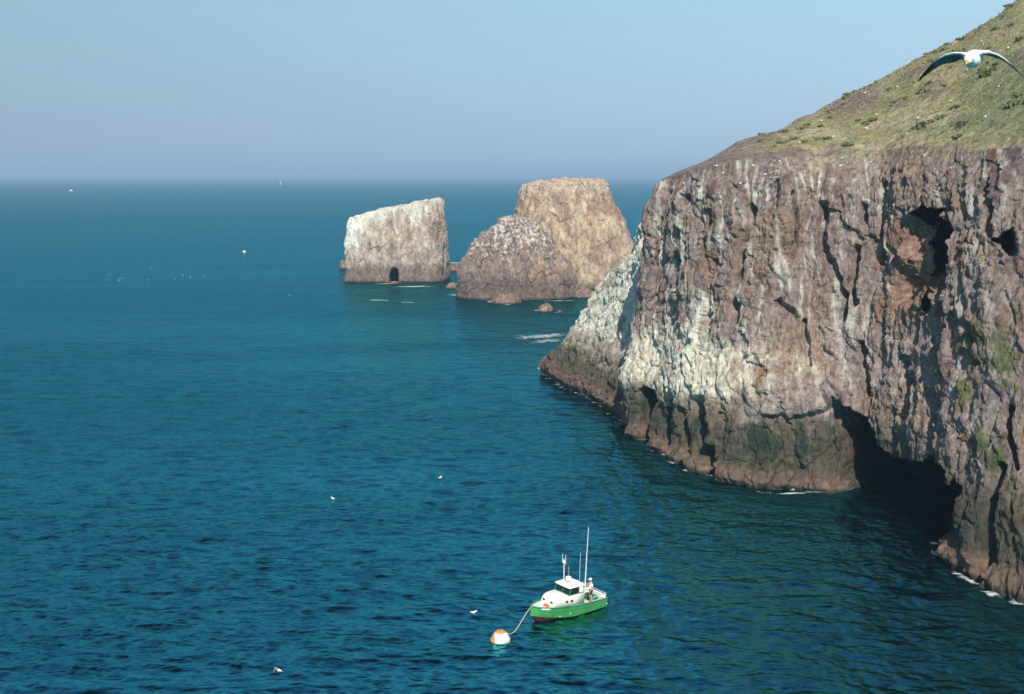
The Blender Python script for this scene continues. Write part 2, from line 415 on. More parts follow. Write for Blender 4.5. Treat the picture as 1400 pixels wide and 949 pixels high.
# second hollow and the big upper cave
IN = np.maximum(IN, recess([(1236, 300), (1258, 292), (1275, 300), (1282, 340), (1280, 372), (1262, 410), (1222, 420), (1226, 385), (1246, 350), (1238, 325)], 1.9, 12))
DG = np.maximum(DG, recess([(1249, 294), (1272, 283), (1298, 287), (1305, 318), (1303, 360), (1293, 400), (1270, 432), (1270, 390), (1259, 374), (1264, 340), (1263, 312)], 14, 4))
DG = np.maximum(DG, recess([(1362, 330), (1374, 321), (1392, 313), (1397, 346), (1380, 353)], 10, 7))
IN = np.maximum(IN, recess([(966, 428), (978, 426), (982, 446), (972, 452)], 2.2, 6))
IN = np.maximum(IN, recess([(1052, 408), (1066, 410), (1078, 424), (1092, 432), (1090, 440), (1072, 430)], 1.4, 5))
cracks = [([(1032, 284), (1016, 344), (1011, 382), (1002, 452)], 4.5, 1.5), ([(891, 536), (893, 600)], 8, 3.2), ([(961, 552), (966, 590), (979, 645)], 9, 3.4),
          ([(849, 530), (852, 590)], 6, 2.5), ([(914, 560), (919, 626)], 4, 1.4), ([(940, 560), (945, 640)], 4, 1.2), ([(1128, 282), (1124, 335), (1142, 365), (1157, 402), (1150, 436)], 5, 1.7),
          ([(1172, 340), (1170, 376), (1167, 416)], 4.5, 1.5), ([(1183, 282), (1183, 304)], 4, 1.3), ([(1353, 250), (1362, 290), (1358, 320)], 5, 1.6),
          ([(1082, 265), (1086, 330), (1080, 350)], 3.5, .9), ([(1216, 250), (1212, 300), (1206, 360)], 3.5, 1.0), ([(1308, 280), (1302, 360), (1290, 430)], 4.5, 1.4),
          ([(1180, 470), (1186, 540)], 4, 1.2), ([(1245, 490), (1248, 540), (1240, 570)], 5, 1.5), ([(1302, 450), (1290, 520), (1280, 600)], 4, 1.1),
          ([(975, 290), (962, 350)], 3.5, .9), ([(940, 270), (930, 340), (935, 400)], 3.5, .9), ([(905, 300), (898, 360)], 3, .8), ([(1365, 640), (1352, 720), (1345, 790)], 7, 2.6), ([(1385, 560), (1392, 640)], 5, 1.6), ([(1330, 400), (1336, 470)], 4, 1.2), ([(1060, 250), (1056, 300)], 3.5, .9), ([(1098, 440), (1110, 500)], 4, 1.0)]
kj = px + 5 * f4 + 7 * f3
ck = np.zeros_like(s)
for pts, wd, dp in cracks:
    d_ = line_d(kj, py, pts); q = sstep(wd * 1.5, wd * .25, d_); ck = np.maximum(ck, q * dp)
IN = IN + ck
G2 = G + nh * (D - IN).reshape(NU, NV)[..., None] + np.array([.36, .93, .0]) * DG.reshape(NU, NV)[..., None]
IN = IN + DG * .5
# colour of the rock itself, plus shade painted into the sea cave
c = np.tile(np.array([.315, .252, .224]), (len(s), 1))
n_a = fbm(P / 6 + 3, 4); n_b = fbm(np.stack([lean / 1.6, z / 9, 0 * s + 1], -1), 4); n_c = fbm(P / 1.4 + 9, 4); n_d = fbm(np.stack([lean / .7, z / 6, 0 * s + 4], -1), 3)
c = mixc(c, (.29, .215, .16), sstep(-.05, .35, n_a))
c = mixc(c, (.17, .125, .125), sstep(.05, .4, -n_a + .4 * n_b))
c = mixc(c, (.28, .15, .09), sstep(.15, .45, fbm(P / 4 + 60, 3)) * .6)
c = mixc(c, (.40, .36, .32), sstep(.08, .38, n_b + .5 * n_d + .25 * n_c) * .8)
c = mixc(c, (.33, .195, .13), recess([(1222, 290), (1290, 290), (1290, 400), (1262, 470), (1205, 430)], 1, 30) * .8)
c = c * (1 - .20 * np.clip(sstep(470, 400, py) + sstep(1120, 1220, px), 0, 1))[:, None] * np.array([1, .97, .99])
streak = sstep(.12, .4, n_d + .4 * n_b + .2 * n_c)
zone = np.clip(1.1 * sstep(300, 460, py) * sstep(1150, 930, px) + .9 * sstep(330, 200, np.hypot(px - 960, (py - 320) * 1.3)) * .6 + .35 * sstep(60, 0, py - 240), 0, 1)
c = mixc(c, (.58, .55, .47), streak * (.25 + .7 * zone) * sstep(570, 520, py + 20 * n_c))
c = mixc(c, (.68, .63, .50), wb * np.clip(.95 - .7 * sstep(930, 1100, px) + 1.1 * n_c + .8 * n_b, 0, 1) * .95)
c = mixc(c, (.52, .49, .42), sstep(.1, .4, n_c + .3 * n_b) * sstep(30, 0, np.abs(py - 262 + .05 * (px - 900))) * sstep(1260, 1000, px) * .8)
# olive growth patches at the right
vegm = sstep(.0, .25, fbm(P / 2.2 + 77, 4) - .12 + .35 * sstep(90, 10, np.hypot((px - 1372), (py - 615) * 2)) + .15 * sstep(120, 20, np.hypot(px - 1350, py - 520))) * sstep(1250, 1340, px) * sstep(400, 480, py) * sstep(690, 640, py)
c = mixc(c, (.085, .11, .035), vegm * .85)
# dark algae above the tide line, red-brown tidal ledge, painted cave shade
zt = z + 1.6 * n_c + 1.0 * n_b
algae_h = np.where(px < 1000, 7.0, 7.5)
c = mixc(c, (.055, .055, .04), sstep(algae_h + 1.2, algae_h - 3.2, zt) * .86)
c = mixc(c, (.03, .05, .035), sstep(.0, .4, n_b) * sstep(algae_h + .6, algae_h - 2, zt) * sstep(2.0, 3.5, z))
c = mixc(c, (.155, .108, .082), sstep(1.9, 1.0, z + .8 * n_c + .5 * n_a) * sstep(4, 1.5, IN)); c = mixc(c, (.26, .18, .13), sstep(.05, .3, n_c) * sstep(1.9, 1.2, z) * .6 * sstep(4, 1.5, IN)); c = mixc(c, (.03, .03, .027), sstep(2.5, 6, IN) * sstep(9, 7, z) * .8)  # last mix: deep low recesses blackened, cave shade put into the colour
c = mixc(c, (.06, .05, .04), sstep(.5, .15, z + .2 * n_c))
# turf spilling over the lip
turf = sstep(.965, 1.02, vv + .09 * n_c + .09 * n_a) * sstep(1000, 1080, px)
c = mixc(c, (.27, .235, .135), turf * .8)
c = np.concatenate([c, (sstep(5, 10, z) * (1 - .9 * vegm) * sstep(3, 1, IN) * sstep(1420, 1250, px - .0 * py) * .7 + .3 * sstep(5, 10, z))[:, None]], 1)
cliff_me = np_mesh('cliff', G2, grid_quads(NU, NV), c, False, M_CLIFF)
cliff = link('cliff', cliff_me)
tag(cliff, 'tall purple brown sea cliff with caves and pale streaks', 'cliff', kind='structure')

# hillside: the same columns carried on up to the skyline and over it
NH = 170
E = G2[:, -1, :]
kk_ = np.ones(61) / 61
Es = np.stack([np.convolve(np.pad(E[:, i], 30, mode='edge'), kk_, mode='valid') for i in range(3)], -1)
Ss_ = np.stack([np.convolve(np.pad(Sc[:, i], 30, mode='edge'), kk_, mode='valid') for i in range(3)], -1)
t = np.linspace(0, 1, NH)
Hh = np.zeros((NU, NH + 16, 3))
# skyline follows the ground beyond the cliff top; a slightly convex slope
tcv = t[None, :, None]
Hh[:, :NH] = Es[:, None, :] * (1 - tcv) + Sc[:, None, :] * tcv + (E - Es)[:, None, :] * np.exp(-tcv * 22) * (1 - tcv)
L_ = np.linalg.norm(Sc - E, axis=1)
Hh[:, :NH, 2] += (np.sin(t * math.pi) * .035)[None, :] * L_[:, None]
back = (Sc - E); back[:, 2] = 0; back /= np.linalg.norm(back, axis=1)[:, None] + 1e-6
for k in range(16):
    q = (k + 1) / 16
    Hh[:, NH + k] = Sc + back * (q * 60) + np.array([0, 0, -1]) * (8 * q + 30 * q * q)[..., None] if False else Sc + back * (q * 60) + np.array([0, 0, -(6 * q + 34 * q * q)])
HP = Hh.reshape(-1, 3); hpx, hpy = proj(HP)
ht = np.tile(np.concatenate([t, np.full(16, 1.)]), NU)
Lr = np.repeat(L_, NH + 16)
h1 = fbm(HP * np.array([1, 1, .3]) / 9 + 8, 4); h2 = fbm(HP / 2.4 + 1, 4); h3 = ridged(HP / 3.5 + 20, 3)
fade = sstep(0, .06, ht) * np.clip(Lr / 25, .12, 1)
outc = sstep(.10, .34, fbm(HP / np.array([7., 9, 4]) + 51, 3))      # rock outcrops
dz = (h1 * .6 + h2 * .28 + outc * (.2 + .35 * h3)) * fade * (.3 + .7 * sstep(1010, 1120, hpx))
# two rocky knobs on the skyline
for (kx, ky, rr, hh) in ((1385, 14, 24, .5),):
    dz += hh * sstep(rr, rr * .3, np.hypot(hpx - kx, hpy - ky)) * (1 + .6 * h2)
HP = HP + np.stack([0 * dz, 0 * dz, dz], -1)
g = np.tile(np.array([.32, .30, .15]), (len(HP), 1))
ga = fbm(HP / np.array([5, 8, 3]) + 4, 4); gb = fbm(HP / 1.5 + 14, 4); gc = fbm(HP / np.array([14, 20, 9]) + 24, 3)
g = mixc(g, (.42, .36, .23), sstep(-.1, .3, ga))
g = mixc(g, (.22, .245, .12), sstep(.0, .3, gc + .3 * gb))
g = mixc(g, (.16, .19, .10), sstep(.16, .36, gb + .3 * gc) * .8)
g = mixc(g, (.21, .155, .145), outc * .85)
g = mixc(g, (.19, .14, .14), sstep(30, 5, line_d(hpx + 10 * gb, hpy + 8 * gb, [(1140, 148), (1185, 130)])) * .8)
g = mixc(g, (.20, .155, .14), sstep(.02, -.05, ht - .01 + .12 * gb + .14 * ga) * .8)
leftrock = sstep(1075, 985, hpx + 30 * gb + (hpy - 220) * .7)
g = mixc(g, (.225, .17, .155), leftrock * .92)
g = mixc(g, (.45, .42, .38), leftrock * sstep(.12, .35, gb) * .7)
hill = link('hillside', np_mesh('hillside', HP, grid_quads(NU, NH + 16), g, True, M_HILL))
tag(hill, 'steep grassy hillside above the cliff', 'hillside', kind='structure')
HG = HP.reshape(NU, NH + 16, 3)

# ------------------------------------------------------------------ white ridge behind the cliff corner
rb = [onz(740, 512), onz(752, 521), onz(768, 529), onz(786, 537), onz(806, 545), onz(830, 559), onz(845, 570), onz(862, 583), onz(885, 596)]
rt_px = [(741, 503, 3), (758, 486, 6), (777, 455, 9), (799, 420, 12), (822, 389, 15), (850, 357, 18), (872, 332, 20), (880, 308, 22), (900, 286, 24)]
rt = [at(a, b_, p[1] + dy) for (a, b_, dy), p in zip(rt_px, rb)]
NRU, NRV, NRB = 360, 250, 60
ts = np.linspace(0, len(rb) - 1, NRU)
RB = catmull(rb, ts); RT = catmull(rt, ts)
v = np.linspace(0, 1, NRV); prof = np.interp(v, [0, .06, .1, .25, 1], [0, .0, .05, .17, 1])
RG = np.zeros((NRU, NRV + NRB, 3))
zt_ = np.maximum(RT[:, 2], 1.2)
RG[:, :NRV, :2] = RB[:, None, :2] + (RT - RB)[:, None, :2] * prof[None, :, None]
RG[:, :NRV, 2] = -1.2 + (zt_[:, None] + 1.2) * v[None, :]
for k in range(NRB):
    q = (k + 1) / NRB
    RG[:, NRV + k, 0] = RT[:, 0] + q * 7; RG[:, NRV + k, 1] = RT[:, 1] + q * (10 + .4 * zt_)
    RG[:, NRV + k, 2] = zt_ - (zt_ + 2) * q ** 1.3
rn = grid_normals(RG)
if rn[NRU // 2, NRV // 2, 1] > 0: rn = -rn
RP = RG.reshape(-1, 3); rx, ry = proj(RP); rz = RP[:, 2]
a1 = fbm(RP / 3.5 + 3, 4); a2 = fbm(RP / 1.1 + 13, 4); a3 = fbm(RP / np.array([5, 5, 12.]) + 6, 3); W1, W2, Wc = worley(RP / 1.15)
d = a1 * 1.1 + a2 * .45 + (.5 - W1) * .55 + (Wc - .5) * .35 + ridged(RP / np.array([4, 4, 14.]), 2) * .5
d *= sstep(-1.0, 1.5, rz) * .85 + .15
d += sstep(.2, .8, rz) * sstep(2.2, 1.4, rz) * (.5 + .8 * a1)
RP = RP + rn.reshape(-1, 3) * d[:, None]
rc = np.tile(np.array([.68, .66, .56]), (len(RP), 1))
rc = mixc(rc, (.42, .38, .30), sstep(.0, .35, a3 + .4 * a2))
rc = mixc(rc, (.76, .75, .67), sstep(.05, .3, a2))
rc = mixc(rc, (.30, .24, .19), sstep(.2, .42, a1 - .3 * a2) * .6)
zz = rz + 1.4 * a2 + 1.2 * a3
rc = mixc(rc, (.30, .235, .18), sstep(9.0, 6.0, zz) * .8)
rc = mixc(rc, (.075, .07, .05), sstep(5.8, 3.8, zz) * .85)
rc = mixc(rc, (.16, .11, .085), sstep(2.4, 1.4, rz + .7 * a2 + .4 * a1)); rc = mixc(rc, (.27, .19, .14), sstep(.05, .3, a2) * sstep(2.4, 1.5, rz) * .6)
rc = mixc(rc, (.06, .05, .04), sstep(.5, .15, rz + .2 * a2))
tag(link('guano_ridge', np_mesh('guano_ridge', RP, grid_quads(NRU, NRV + NRB), rc, False, M_WHITE)), 'white stained rock ridge sloping to the sea behind the cliff corner', 'rock ridge', kind='structure')

# ------------------------------------------------------------------ sea stacks
def stack(name, rings, Yc, NUs, NVs, cap_r, colour, disp, label, cat, holes=(), power=3.2, skew=0.0):
    """rings: (pxL, pyL, pxR, pyR, thickness, yshift) from waterline up, seen from the viewpoint at depth Yc"""
    RC, A, Bt, ZL, ZR = [], [], [], [], []
    for (xl, yl, xr, yr, th, ys) in rings:
        l = at(xl, yl, Yc + ys); r = at(xr, yr, Yc + ys)
        RC.append(((l[0] + r[0]) / 2, (l[1] + r[1]) / 2, 0)); A.append((r[0] - l[0]) / 2); Bt.append(th); ZL.append(l[2]); ZR.append(r[2])
    par = np.stack([np.array(RC)[:, 0], np.array(RC)[:, 1], A, Bt, ZL, ZR], -1)
    tv = np.linspace(0, len(rings) - 1, NVs)
    par = np.stack([np.interp(tv, np.arange(len(rings)), par[:, i]) for i in range(6)], -1)
    ker = np.ones(5) / 5
    for i in range(6):
        par[2:-2, i] = np.convolve(par[:, i], ker, mode='valid')
    th = np.linspace(0, 2 * math.pi, NUs, endpoint=False)
    td = np.linspace(0, 2 * math.pi, 20001)
    qx = np.sign(np.cos(td)) * np.abs(np.cos(td)) ** (2 / power); qy = np.sign(np.sin(td)) * np.abs(np.sin(td)) ** (2 / power)
    wq = A[0] / max(A[0], Bt[0]); sl = np.concatenate([[0], np.cumsum(np.hypot(np.diff(qx) * A[0], np.diff(qy) * Bt[0]))])
    sg_ = np.linspace(0, sl[-1], NUs, endpoint=False); cx = np.interp(sg_, sl, qx); cy = np.interp(sg_, sl, qy)
    G = np.zeros((NUs, NVs, 3))
    G[..., 0] = par[None, :, 0] + par[None, :, 2] * cx[:, None] + skew * par[None, :, 3] * cy[:, None]
    G[..., 1] = par[None, :, 1] + par[None, :, 3] * cy[:, None]
    G[..., 2] = par[None, :, 4] * (1 - cx[:, None]) / 2 + par[None, :, 5] * (1 + cx[:, None]) / 2
    # cap
    caps = []
    last = G[:, -1]; cen = last.mean(0)
    for q in np.linspace(0, 1, cap_r + 1)[1:]:
        ring = last + (cen - last) * q * .985; ring[:, 2] += .8 * math.sin(q * math.pi / 2); caps.append(ring)
    G = np.concatenate([G, np.stack(caps, 1)], 1)
    n = grid_normals(G, True)
    if n[NUs * 3 // 4, NVs // 2, 1] > 0: n = -n
    P = G.reshape(-1, 3); n = n.reshape(-1, 3)
    px, py = proj(P)
    front = (P[:, 1] < Yc + 2)
    d = disp(P)
    for poly, dep, soft in holes:
        d = d - front * dep * sstep(-soft * .3, soft, poly_sd(px + 1.5 * fbm(P / 1.5, 2), py, poly))
    z = P[:, 2]
    c = colour(P, px, py)
    P2 = P + n * d[:, None]
    o = link(name, np_mesh(name, P2, grid_quads(NUs, G.shape[1], True), c, False, M_STACK))
    return tag(o, label, cat, 'sea stacks beyond the headland')
def rockdisp(a=1., vert=2.6):
    def f(P):
        return a * (ridged(P / np.array([4.5, 4.5, 4.5 * vert]) + 2, 3) * .7 + ridged(P / np.array([1.8, 1.8, 5]) + 12, 2) * .28 + (worley(P / np.array([4.5, 4.5, 7]) + .3)[2] - .5) * .4 + fbm(P / np.array([6, 6, 9]) + 7, 3) * .8 + fbm(P / 1.4 + 1, 4) * .5 + (worley(P / np.array([1.7, 1.7, 3.2]))[2] - .5) * .55) * (.3 + .7 * sstep(-.5, 2, P[:, 2]))
    return f
def tide(c, z, nc, dark=3.5):
    c = mixc(c, (.10, .075, .065), sstep(dark + 1.5, dark - 1.5, z + 1.3 * nc) * .75)
    c = mixc(c, (.14, .095, .075), sstep(1.5, .7, z + .6 * nc))
    return mixc(c, (.05, .04, .035), sstep(.45, .1, z + .2 * nc))
def col_left(P, px, py):
    z = P[:, 2]; a = fbm(P / 4 + 1, 4); b_ = fbm(P / np.array([2., 2, 9]) + 5, 4); nc = fbm(P / 1.3, 4)
    c = np.tile(np.array([.36, .285, .235]), (len(P), 1))
    c = mixc(c, (.25, .175, .145), sstep(.0, .35, a)); c = mixc(c, (.40, .33, .24), sstep(.05, .35, b_))
    ztop = np.interp(px, [476, 600], [21., 27.]) * .8
    c = mixc(c, (.60, .59, .50), sstep(15, 23, z + 7 * b_ + 5 * a + np.interp(px, [470, 500, 530, 580, 610], [6, 4, 1, -1, -3])) * .8)
    c = mixc(c, (.66, .66, .58), sstep(505, 478, px + 14 * b_) * sstep(7, 12, z + 5 * a) * .7)
    return tide(c, z, nc, 4.5)
def col_mid(P, px, py):
    z = P[:, 2]; a = fbm(P / 4 + 1, 4); b_ = fbm(P / np.array([2., 2, 6]) + 5, 4); nc = fbm(P / 1.0, 4)
    c = np.tile(np.array([.20, .145, .13]), (len(P), 1))
    c = mixc(c, (.27, .18, .125), sstep(.0, .3, a - .25 + .5 * sstep(690, 740, px) * sstep(16, 6, z)))
    c = mixc(c, (.13, .11, .105), sstep(.1, .4, b_) * sstep(700, 650, px))
    c = mixc(c, (.50, .47, .42), sstep(.0, .3, fbm(P / .6, 4) + .4 * nc + .3 * b_ + .25 * sstep(9, 17, z) - .1) * sstep(6, 11, z + 3 * a) * .85)
    return tide(c, z, nc, 4.5)
def col_big(P, px, py):
    z = P[:, 2]; a = fbm(P / 4 + 1, 4); b_ = fbm(P / np.array([3., 3, 7]) + 5, 4); nc = fbm(P / 1.2, 4)
    c = np.tile(np.array([.37, .275, .19]), (len(P), 1))
    c = mixc(c, (.28, .18, .135), sstep(.0, .35, a + .3 * sstep(800, 850, px) + .2 * sstep(16, 24, z)))
    c = mixc(c, (.43, .34, .24), sstep(.05, .35, b_))
    c = mixc(c, (.44, .36, .27), sstep(23, 27, z + 3 * nc) * .7)
    c = mixc(c, (.17, .125, .11), sstep(.22, .4, nc + .3 * a) * .6)
    return tide(c, z, nc, 2.0)
stack('sea_stack', [(475, 392, 611, 392, 8, 0), (477, 383, 610, 384, 8, 0), (479, 372, 608, 374, 7.5, .5), (479, 350, 607.5, 352, 7, 1), (479.5, 327, 606, 321, 6.5, 1.5), (480, 310, 603, 293, 6, 2), (481, 303, 601, 279, 5.5, 2.2), (484, 300, 599.5, 274, 4.8, 2.2)], onz(540, 386)[1] + 8,
      520, 170, 20, col_left, rockdisp(.75), 'slab shaped sea stack with slanting white top and small arch at its foot', 'sea stack',
      [([(532.5, 389), (533, 374), (535.5, 368), (539.5, 366), (543.5, 368), (545, 374), (545, 389)], 9, 1.4)], 6, .15)
stack('sea_stack', [(696, 404, 872, 404, 13, 0), (699, 393, 868, 394, 12.5, 0), (703, 350, 862, 345, 11, 1), (707, 305, 848, 305, 9, 2), (711, 282, 833, 278, 7.5, 3), (715, 260, 826, 258, 6.5, 3.5), (718, 254.5, 823, 248, 5.8, 3.5)], onz(790, 396)[1] + 13,
      520, 170, 20, col_big, rockdisp(.85), 'tall ochre sea stack with flat top behind the rounded rock', 'sea stack', (), 3.2, -.25)
stack('sea_stack', [(620, 416, 796, 418, 10.5, 0), (626, 403, 790, 408, 9.5, 0), (630, 385, 784, 388, 8.5, .8), (634, 357, 777, 366, 7.3, 1.6), (648, 336, 756, 341, 5.8, 2.4), (668, 317, 739, 319, 4.2, 3), (684, 307, 730, 308, 2.6, 3.4), (694, 302, 722, 303, 1.4, 3.5)], onz(700, 410)[1] + 9,
      520, 150, 8, col_mid, rockdisp(1.2, 1.5), 'rounded dark sea stack speckled white standing before the ochre one', 'sea stack', (), 2.4, .1)

# low rocks around the feet of the stacks
def low_rock(pxl, pxr, pyb, hgt, dep, seed, label, name='sea_rock'):
    l = onz(pxl, pyb); r = onz(pxr, pyb); cx = (l[0] + r[0]) / 2; cy = l[1] + dep * .5
    nu_, nv_ = 90, 40
    th = np.linspace(0, 2 * math.pi, nu_, endpoint=False); q = np.linspace(0, 1, nv_)
    rad = np.sin(q * math.pi / 2 * .995 + .0)[::-1]; hz = np.cos(q * math.pi / 2)[::-1] ** .8
    G = np.zeros((nu_, nv_, 3))
    G[..., 0] = cx + (r[0] - l[0]) / 2 * np.cos(th)[:, None] * rad; G[..., 1] = cy + dep / 2 * np.sin(th)[:, None] * rad
    G[..., 2] = -.6 + (hgt + .6) * hz[None, :]
    P = G.reshape(-1, 3)
    k = 1 + .4 * fbm(P / np.array([3., 3, 1.5]) + seed, 4) ; 
    P2 = P.copy(); P2[:, 2] = -.6 + (P[:, 2] + .6) * (k + .5 * fbm(P / 1.1 + seed * 3, 3)); P2[:, 0] = cx + (P[:, 0] - cx) * (.92 + .3 * (k - 1)); P2[:, 1] = cy + (P[:, 1] - cy) * (.92 + .3 * (k - 1))
    nc = fbm(P / .8 + seed, 3)
    c = np.tile(np.array([.19, .125, .095]), (len(P), 1)); c = mixc(c, (.30, .23, .19), sstep(.0, .3, nc) * sstep(.5, 1.2, P2[:, 2])); c = mixc(c, (.05, .04, .035), sstep(.4, .1, P2[:, 2]))
    tag(link(name, np_mesh(name, P2, grid_quads(nu_, nv_, True), c, True, M_STACK)), label, 'rock', 'low rocks around the stacks')
low_rock(460, 482, 368, 2.6, 7, 1, 'low dark rock at the left foot of the slab stack')
low_rock(465, 500, 382, .9, 5, 2, 'flat ledge awash before the left foot of the slab stack')
low_rock(610, 634, 371, 2.0, 8, 3, 'low dark rock in the gap between slab and rounded stacks')
low_rock(606, 630, 395, 1.0, 5, 4, 'small flat rock in front of the gap between stacks')
low_rock(668, 716, 416, 2.0, 6, 5, 'brown wave-cut ledge before the rounded stack')
low_rock(734, 758, 427, 1.6, 3.5, 6, 'small isolated pale rock off the rounded stack')
low_rock(775, 822, 408, 1.6, 9, 8, 'dark ledge at the foot of the ochre stack')
low_rock(618, 668, 405, 1.3, 5, 9, 'narrow ledge at the left foot of the rounded stack')
low_rock(520, 552, 388, .5, 2.0, 10, 'narrow rock sill below the small arch')
low_rock(760, 772, 428, .5, 2, 12, 'tiny rock awash beside the isolated pale rock')

# ------------------------------------------------------------------ foam
def foam():
    m, nt, b = new_mat('foam')
    tc = N(nt, 'ShaderNodeTexCoord'); at_ = N(nt, 'ShaderNodeAttribute', attribute_name='col')
    mp = N(nt, 'ShaderNodeMapping'); mp.inputs['Scale'].default_value = (.45, 1, 1); nt.links.new(tc.outputs['Object'], mp.inputs['Vector'])
    n = N(nt, 'ShaderNodeTexNoise', i_Scale=1.5, i_Detail=8.0, i_Roughness=.75); nt.links.new(mp.outputs['Vector'], n.inputs['Vector'])
    ad = N(nt, 'ShaderNodeMath', operation='MULTIPLY_ADD'); ad.inputs[1].default_value = .36; nt.links.new(at_.outputs['Fac'], ad.inputs[0]); nt.links.new(n.outputs['Fac'], ad.inputs[2])
    mr = N(nt, 'ShaderNodeMapRange'); mr.inputs['From Min'].default_value = .60; mr.inputs['From Max'].default_value = .80; mr.inputs['To Max'].default_value = .8
    nt.links.new(ad.outputs[0], mr.inputs['Value']); nt.links.new(mr.outputs['Result'], b.inputs['Alpha'])
    b.inputs['Base Color'].default_value = (.78, .8, .8, 1); b.inputs['Roughness'].default_value = .8
    Vs, Qs, Cs, off = [], [], [], 0
    def patch(a, b_, wid, inten):
        nonlocal off
        a = np.array(a[:2]); b_ = np.array(b_[:2]); L = np.linalg.norm(b_ - a); nx = max(6, int(L / .4)); ny = max(5, int(wid / .3))
        u, w = np.meshgrid(np.linspace(0, 1, nx), np.linspace(-1, 1, ny), indexing='ij')
        dr = (b_ - a) / (L + 1e-6); nr = np.array([-dr[1], dr[0]])
        xy = a + (b_ - a) * u[..., None] + nr * (w * wid / 2)[..., None]
        x = xy[..., 0].ravel(); y = xy[..., 1].ravel()
        z = sea_z(x, y, max(.3, .0034 * np.hypot(x, y).mean())) + .06
        f = np.clip(1 - np.hypot((u - .5) * 2, w), 0, 1) ** .6 * inten
        Vs.append(np.stack([x, y, z], -1)); Qs.append(grid_quads(nx, ny) + off); Cs.append(f.ravel()); off += len(x)
    W = lambda x, y: onz(x, y)
    patch(W(536, 392.5), W(596, 391.5), 4.5, .8); patch(W(508, 388.5), W(545, 388), 3, .75); patch(W(495, 410), W(538, 411.5), 3.5, .62); patch(W(545, 413), W(572, 414.5), 3, .6)
    patch(W(612, 402), W(636, 406), 3, .75); patch(W(668, 411), W(676, 415), 2.5, .85); patch(W(690, 416), W(700, 417), 2, .85); patch(W(735, 412), W(790, 411), 2.5, .62)
    patch(W(612, 360), W(632, 359), 7, .8); patch(W(478, 380), W(492, 383), 3, .85); patch(W(728, 423.5), W(742, 426), 2.2, .8); patch(W(758, 427), W(768, 428), 2, .7)
    patch(W(702, 464), W(782, 456), 5.5, .70); patch(W(722, 470), W(775, 463), 5, .52); patch(W(700, 458), W(735, 463), 3.5, .5)
    patch(W(842, 578), W(852, 582), 1.2, .85); patch(W(944, 634), W(964, 642), 1.6, .95); patch(W(916, 626), W(926, 630), .9, .8); patch(W(932, 636), W(948, 640), 1.2, .7)
    patch(W(1056, 676), W(1108, 674), .9, .82); patch(W(1110, 673), W(1126, 674), .6, .8); patch(W(1272, 740), W(1281, 746), .9, .9); patch(W(1274, 752), W(1290, 764), 1.1, .85)
    patch(W(1310, 788), W(1338, 800), .8, .75); patch(W(1342, 808), W(1362, 818), .8, .7); patch(W(736, 500), W(745, 515), 1.4, .75); patch(W(1030, 672), W(1060, 676), .8, .62)
    r2 = np.random.default_rng(5)
    for Gx, rng_c in ((G2, range(60, NU - 260)), (RP.reshape(NRU, -1, 3), range(4, NRU - 30))):
        shore = np.array([col_[np.argmax(col_[:, 2] > .12)] for col_ in Gx])
        i = rng_c[0]
        while i < rng_c[-1]:
            n_ = int(r2.integers(4, 16)); j = min(i + n_, len(shore) - 1)
            if r2.random() < .8:
                a_, b2 = shore[i], shore[j]
                if np.linalg.norm(a_ - b2) < 9:
                    o_ = np.array([-.35, -.45, 0]) * r2.uniform(.3, 1.3)
                    patch(a_ + o_, b2 + o_, r2.uniform(.6, 1.5), r2.uniform(.35, .72))
            i = j + int(r2.integers(1, 12))
    V = np.concatenate(Vs); C = np.concatenate(Cs)
    tag(link('sea_foam', np_mesh('sea_foam', V, np.concatenate(Qs), np.repeat(C[:, None], 3, 1), True, m)), 'white foam streaks around rocks and along the waterline', 'foam', kind='stuff')
foam()

